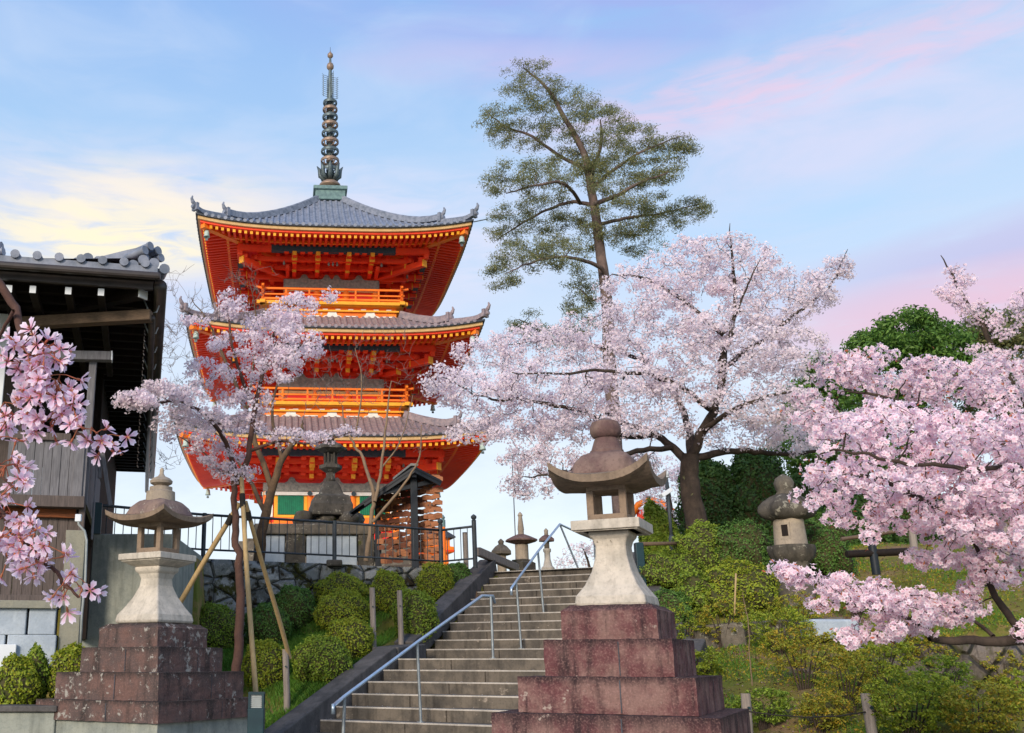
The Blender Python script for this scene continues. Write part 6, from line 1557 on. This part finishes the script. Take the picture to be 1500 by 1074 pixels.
# ------------------------------------------------------------------ clipped shrubs
def mound(px, ybase, hw, ytop, label, mat, cat='azalea bush', seed=0, group=None, Y=None, ln=.040, wd=.022, n=None, lumpy=.10, depth=.9):
    g = ground_hit(px, ybase) if Y is None else np.array((at(px, ybase, Y)[0], Y, at(px, ybase, Y)[2]))
    Y = g[1]; rx = hw * Y / 1503; ztop = at(px, ytop, Y)[2]; zb = min(g[2], ztop - .25); H = ztop - zb
    t = thing('clipped_shrub', label, cat, (g[0], Y + rx * .4, zb), group=group)
    ph = rng.uniform(0, 6, 6)
    def rad(d):  # lumpy ellipsoid scale along unit direction
        return 1 + lumpy * (np.sin(3.1 * d[:, 0] + ph[0]) * np.cos(2.7 * d[:, 1] + ph[1]) + .6 * np.sin(6.3 * d[:, 2] + 5.1 * d[:, 0] + ph[2]) + .45 * np.sin(11 * d[:, 0] + ph[3]) * np.sin(10 * d[:, 2] + 7 * d[:, 1] + ph[4]))
    sc_ = np.array((rx, rx * depth, H * .56)); cen = np.array((0, 0, H * .45))
    if n is None: n = int(5200 * (rx * 2.0) * (H + .2) / (ln / .04) ** 1.4 + 600); n = min(n, 14000)
    d = rng.normal(size=(n, 3)); d /= np.linalg.norm(d, axis=1, keepdims=True); d[:, 2] = np.where(d[:, 2] < -.75, -d[:, 2], d[:, 2])
    q = 1 - np.abs(rng.normal(size=(n, 1))) * .05; sprout = rng.random((n, 1)) < .16; q = np.where(sprout, q + rng.uniform(0, .11, (n, 1)) ** 1.0, q)
    P = cen + d * sc_ * rad(d)[:, None] * q; Nn = d / sc_ ; Nn /= np.linalg.norm(Nn, axis=1, keepdims=True)
    V, Fc = leaves(P, Nn * .9 + rng.normal(size=(n, 3)) * .55, ln, wd); link('foliage', npmesh('foliage', V, Fc), M[mat], t)
    # twig mass inside
    nu_, nv_ = 26, 14; vs = []
    for j in range(nv_ + 1):
        for i in range(nu_):
            th = math.pi * j / nv_; a = 2 * math.pi * i / nu_; vs.append((math.sin(th) * math.cos(a), math.sin(th) * math.sin(a), math.cos(th)))
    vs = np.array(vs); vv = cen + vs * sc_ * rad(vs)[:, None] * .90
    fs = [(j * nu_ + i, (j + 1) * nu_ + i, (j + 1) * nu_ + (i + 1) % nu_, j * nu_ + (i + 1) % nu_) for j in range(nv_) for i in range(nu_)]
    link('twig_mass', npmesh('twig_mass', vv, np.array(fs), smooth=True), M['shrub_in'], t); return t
GL = 'clipped azalea mounds left of the stairs'
for args in ((310, 955, 36, 882, 'round clipped shrub just right of the left lantern shaft, behind the left pole', 'lf_az'), (390, 950, 34, 884, 'deep green clipped shrub between the upright pole and the right leaning pole', 'lf_az_dark'),
             (430, 925, 32, 856, 'dark green clipped shrub under the rubble wall right of the poles', 'lf_az_dark'), (387, 1010, 34, 938, 'low clipped shrub behind the teal garden light', 'lf_az_yel'),
             (500, 895, 42, 840, 'uppermost flat clipped shrub against the rubble wall left of the log posts', 'lf_az_yel'), (502, 925, 42, 866, 'second clipped shrub down from the rubble wall left of the log posts', 'lf_az_yel'),
             (512, 968, 36, 906, 'third clipped shrub down, touching the left log post of the pair', 'lf_az_yel'), (470, 1004, 43, 930, 'lowest big clipped shrub above the bright grass beside the kerb', 'lf_az'),
             (571, 900, 28, 835, 'clipped shrub behind and between the two log posts', 'lf_az_yel'), (610, 938, 32, 862, 'round clipped shrub right of the pair of log posts', 'lf_az'),
             (640, 882, 28, 824, 'yellow green clipped shrub under the iron fence corner by the floodlight box', 'lf_az_yel'), (671, 864, 20, 824, 'small dark green shrub at the upper end of the kerb', 'lf_az_dark')):
    mound(*args, group=GL)
GP = 'clipped shrubs in the planter at bottom left'
mound(18, 1045, 34, 962, 'front clipped shrub in the bottom left corner planter', 'lf_az_yel', Y=10.5, group=GP, lumpy=.13); mound(46, 1035, 22, 950, 'rear clipped shrub in the bottom left corner planter', 'lf_az', Y=10.75, group=GP, lumpy=.15)
mound(98, 1030, 29, 945, 'clipped shrub between the concrete pier and the left pedestal', 'lf_az_yel', Y=10.75, group=GP)
GR = 'azalea mounds on the right slope'
for args in ((990, 868, 52, 806, 'bright green mound right of the tall lantern shaft', 'lf_az'), (1040, 850, 44, 764, 'rounded shrub in front of the large cherry trunk', 'lf_az'), (1098, 845, 46, 764, 'rounded shrub left of the round bodied stone lantern', 'lf_az_dark'),
             (1095, 905, 56, 826, 'yellow green mound below and left of the round bodied lantern', 'lf_az_yel'), (1218, 850, 36, 750, 'dark shrub directly right of the round bodied lantern', 'lf_az_dark'), (1035, 905, 46, 842, 'olive mound between the tall lantern pedestal and the yellow green mound', 'lf_az'),
             (950, 872, 26, 832, 'small mound touching the tall lantern shaft on its right', 'lf_az'), (990, 925, 34, 866, 'bright grass green low shrub just above the red pedestal', 'lf_bright'), (1140, 800, 30, 740, 'upper shrub behind the round bodied lantern on its left', 'lf_az_dark')):
    mound(*args, group=GR, lumpy=.20, ln=.045, wd=.022)
# large dark hedge behind
for args in ((1060, 800, 52, 672, 'dark evergreen hedge mass right of the large cherry trunk', 'lf_dark', 21.0), (1130, 800, 62, 662, 'tallest dark evergreen hedge behind the round bodied lantern', 'lf_dark', 20.8), (1200, 800, 46, 690, 'dark evergreen hedge right of the round bodied lantern', 'lf_dark', 20.6), (1270, 800, 62, 720, 'dark hedge half hidden behind the pink clusters', 'lf_dark', 20.5),
             (1380, 800, 70, 725, 'dark hedge far right behind the pink clusters', 'lf_dark', 20.5), (1480, 800, 60, 715, 'dark hedge at the far right edge behind the pink clusters', 'lf_dark', 20.5), (975, 815, 30, 742, 'olive shrub behind the lamp pole', 'lf_az', 20.0)):
    px, yb_, hw, yt_, lb, mt, Yh = args; mound(px, yb_ + 20, hw, yt_, lb, mt, cat='hedge', Y=Yh, ln=.085, wd=.045, n=9000, lumpy=.16, depth=.7)

# ------------------------------------------------------------------ loose shrubs
def loose(px, ybase, hw, ytop, label, mat, n=60, per=22, Y=None, ln=.032, wd=.016, spread=.055, stems=7):
    g = ground_hit(px, ybase) if Y is None else at(px, ybase, Y); Y = float(g[1]); k = Y / 1503; b0 = (float(g[0]), Y, float(g[2])); H = (ybase - ytop)
    sk = []
    for s_ in range(stems):
        f = (s_ + .5) / stems * 2 - 1; dY = rng.uniform(-.25, .25) * hw * k; x2 = px + f * hw * .6 + rng.uniform(-4, 4); sk.append(limb([(px + f * hw * .15, ybase + 4, Y), (px + f * hw * .35, ybase - H * .35, Y + dY * .5), (x2, ybase - H * .7, Y + dY)], .012, .004, 4))
    att = blob_pts([(px, ybase - H * .58, hw * 1.08, H * .46, Y, hw * k * .8, int(n * 1.35))]); tw, en = grow(sk, att, tip=.0022, pull=.3, k_r=.018, jit=.08)
    t = tree_obj('loose_shrub', label, 'shrub', b0, sk, tw, M['bark'], M['bark'], group='loose shrubs on the right slope', nside=6); add_leaves(t, en, b0, per, spread, ln, wd, M[mat], flat=.7, up=.7, name='foliage')
for args in ((1180, 1010, 66, 918, 'loose twiggy azalea with brown stems above the rope posts', 'lf_loose', 130), (1245, 1045, 46, 950, 'loose twiggy azalea behind the leaning log post', 'lf_loose', 90), (1335, 1085, 66, 985, 'bright yellow green azalea in the foreground right of the leaning post', 'lf_az_yel', 190),
             (1440, 1085, 60, 1000, 'azalea at the bottom right in front of the stone retaining wall', 'lf_loose', 150), (1315, 975, 46, 905, 'loose azalea left of the stone retaining wall', 'lf_loose', 90), (1170, 935, 45, 868, 'loose azalea at the foot of the round bodied lantern', 'lf_loose', 90),
             (1005, 955, 38, 885, 'wispy azalea right of the red pedestal top', 'lf_az_yel', 70), (1120, 1070, 40, 1010, 'low green shrub between the rope posts', 'lf_az', 80), (1060, 950, 34, 880, 'grey stemmed azalea in front of the olive mound', 'lf_loose', 50), (1205, 1075, 44, 1015, 'low azalea under the rope between the posts', 'lf_loose', 80),
             (1385, 1040, 40, 960, 'azalea in front of the stone retaining wall, its left part', 'lf_az', 80), (1495, 1050, 30, 985, 'azalea in front of the stone retaining wall at the right edge', 'lf_az_yel', 60), (1255, 905, 34, 850, 'olive azalea under the lower pink branch', 'lf_az', 50),
             (1060, 1075, 34, 1030, 'small shrub at the foot of the rope post by the red pedestal', 'lf_az', 50),
             (1290, 1010, 46, 930, 'yellow azalea rising behind the leaning log post', 'lf_az_yel', 110), (1140, 960, 50, 890, 'broad olive azalea under the round bodied lantern', 'lf_az_yel', 110), (1030, 1000, 30, 950, 'low yellow azalea beside the second tier of the red pedestal', 'lf_az_yel', 60), (1475, 1010, 40, 955, 'azalea growing against the stone retaining wall near the right edge', 'lf_loose', 60), (1370, 985, 30, 930, 'thin azalea leaning on the stone retaining wall', 'lf_loose', 50)):
    loose(*args)
# bare saplings and stakes
def sapling(pts, label, Y, r_=.008):
    sk = [limb([(x, y, Y) for x, y in pts], r_, .003)]; b0 = tuple(sk[0][0][0]); x, y = pts[-1]; att = blob_pts([(x, (pts[0][1] + y) / 2 - 8, 20, abs(pts[0][1] - y) * .35, Y, .12, 14)]); tw, en = grow(sk, att, tip=.0018, pull=.5, k_r=.012); tree_obj('sapling', label, 'sapling', b0, sk, tw, M['twig_pale'], M['twig_pale'], nside=6)
g = ground_hit(1102, 1005); sapling([(1102, 1005), (1098, 950), (1094, 905), (1088, 868)], 'pale leafless sapling standing between the yellow green mound and the rope post', g[1])
g = ground_hit(1075, 950); b = MB(); b.tube([at(1076, 900, g[1]), at(1078, 840, g[1])], .012, 6); tag(b.build('bamboo_stake', M['pole'], smooth=True), 'thin bamboo stake standing in the yellow green mound', 'stake')
# timber frame under the pink branches
tf = thing('branch_trellis', 'low frame of dark post and brown rails supporting the pink branches at right', 'frame', tuple(at(1280, 840, 13.5))); L0 = at(1280, 840, 13.5)
for (a, c, r_, mt, nm) in (((1273, 770), (1284, 842), .055, 'blackpaint', 'post'), ((1232, 790), (1330, 776), .026, 'beamwood', 'rail'), ((1330, 776), (1520, 764), .026, 'beamwood', 'rail'), ((1336, 776), (1341, 820), .05, 'polegrey', 'post'), ((1240, 812), (1330, 808), .05, 'darkwood', 'plank'), ((1470, 768), (1476, 830), .05, 'polegrey', 'post')):
    m = MB(); m.tube([Vector(at(*a, 13.5) - L0), Vector(at(*c, 13.5) - L0)], r_, 8); m.build(nm, M[mt], tf, smooth=True, autos=50)

# ------------------------------------------------------------------ grass and litter
def scatter(region, n, dens=None):
    out_ = []
    while len(out_) < n:
        k = 4000; x = rng.uniform(region[0], region[1], k); y = rng.uniform(region[2], region[3], k); s = .5 * x + .866 * (y - OY); w = .866 * x - .5 * (y - OY)
        sr = np.where(s < 2.2, 4.3, 4.1 - (s - 2.2) * .35); sl = np.where(s < 2.2, -.75, -1.0)
        ok = ~((w > sl) & (w < sr)) & (s > -3) & ~((x < 2.9) & (y > wall_y(x) - .15)) & ~((x < -2.2) & (y < 14.5)) & (np.sin(x * 2.1 + 1) * np.cos(y * 1.7) + .5 * np.sin(x * 5 + y * 3.3) + rng.uniform(-.7, .7, k) > (dens if dens is not None else -9))
        x, y = x[ok], y[ok]; out_ += list(zip(x, y))
    P = np.array(out_[:n]); return np.column_stack([P, terrain(P[:, 0], P[:, 1])])
def blades(P, h, w_):
    n = len(P); a = rng.uniform(0, 2 * math.pi, n); u = np.column_stack([np.cos(a), np.sin(a), np.zeros(n)]); H = (h * rng.uniform(.5, 1.3, n))[:, None]; lean = np.column_stack([rng.normal(size=n), rng.normal(size=n), np.zeros(n)]) * .35
    a_ = P - u * w_; b_ = P + u * w_; c_ = P + u * w_ * .6 + lean * H * .4 + np.array((0, 0, 1)) * H * .6; d_ = P + lean * H + np.array((0, 0, 1)) * H
    return np.stack([a_, b_, c_, d_], 1).reshape(-1, 3), np.arange(4 * n).reshape(n, 4)
V, Fc = blades(scatter((-3, 4, 10, 20), 80000, -.75), .075, .0035); o = link('grass', npmesh('grass', V, Fc), M['grass']); tag(o, 'short bright grass on the bank left of the stairs', 'grass', kind='stuff')
V, Fc = blades(scatter((3, 13, 6.5, 20), 60000, .25), .055, .004); o = link('grass', npmesh('grass', V, Fc), M['grass']); tag(o, 'patchy grass on the slope right of the stairs', 'grass', kind='stuff')
P = scatter((3, 13, 7, 18), 15000); V, Fc = leaves(P + np.array((0, 0, .01)), rng.normal(size=(15000, 3)) * .4 + np.array((0, 0, 1)), .035, .022); o = link('leaf_litter', npmesh('leaf_litter', V, Fc), M['litter']); tag(o, 'fallen leaves and petals scattered over the right slope', 'litter', kind='stuff')
P = scatter((3, 13, 7, 18), 42000, .1); V, Fc = leaves(P + np.array((0, 0, .015)), rng.normal(size=(42000, 3)) * .8 + np.array((0, 0, .7)), .035, .02); o = link('ground_cover', npmesh('ground_cover', V, Fc), M['lf_loose']); tag(o, 'low yellow green ground cover on the right slope', 'ground cover', kind='stuff')

# fallen petals on the stairs and path
pp = []
for i in range(-5, 17):
    for _ in range(26):
        s_ = step_s(i) + rng.uniform(.03, T_ - .02) + (GAP * rng.random() if i == 5 else 0); w_ = rng.uniform(left_w(i) + .05, 3.6 - max(0, i - 6) * .18); x, y = sw(s_, w_); pp.append((x, y, step_z(i) + .006))
pp = np.array(pp); V, Fc = leaves(pp, rng.normal(size=pp.shape) * .12 + np.array((0, 0, 1)), .022, .018, fold=.05); o = link('fallen_petals', npmesh('fallen_petals', V, Fc), M['bl_big']); tag(o, 'pale cherry petals fallen on the stair treads', 'petals', kind='stuff')
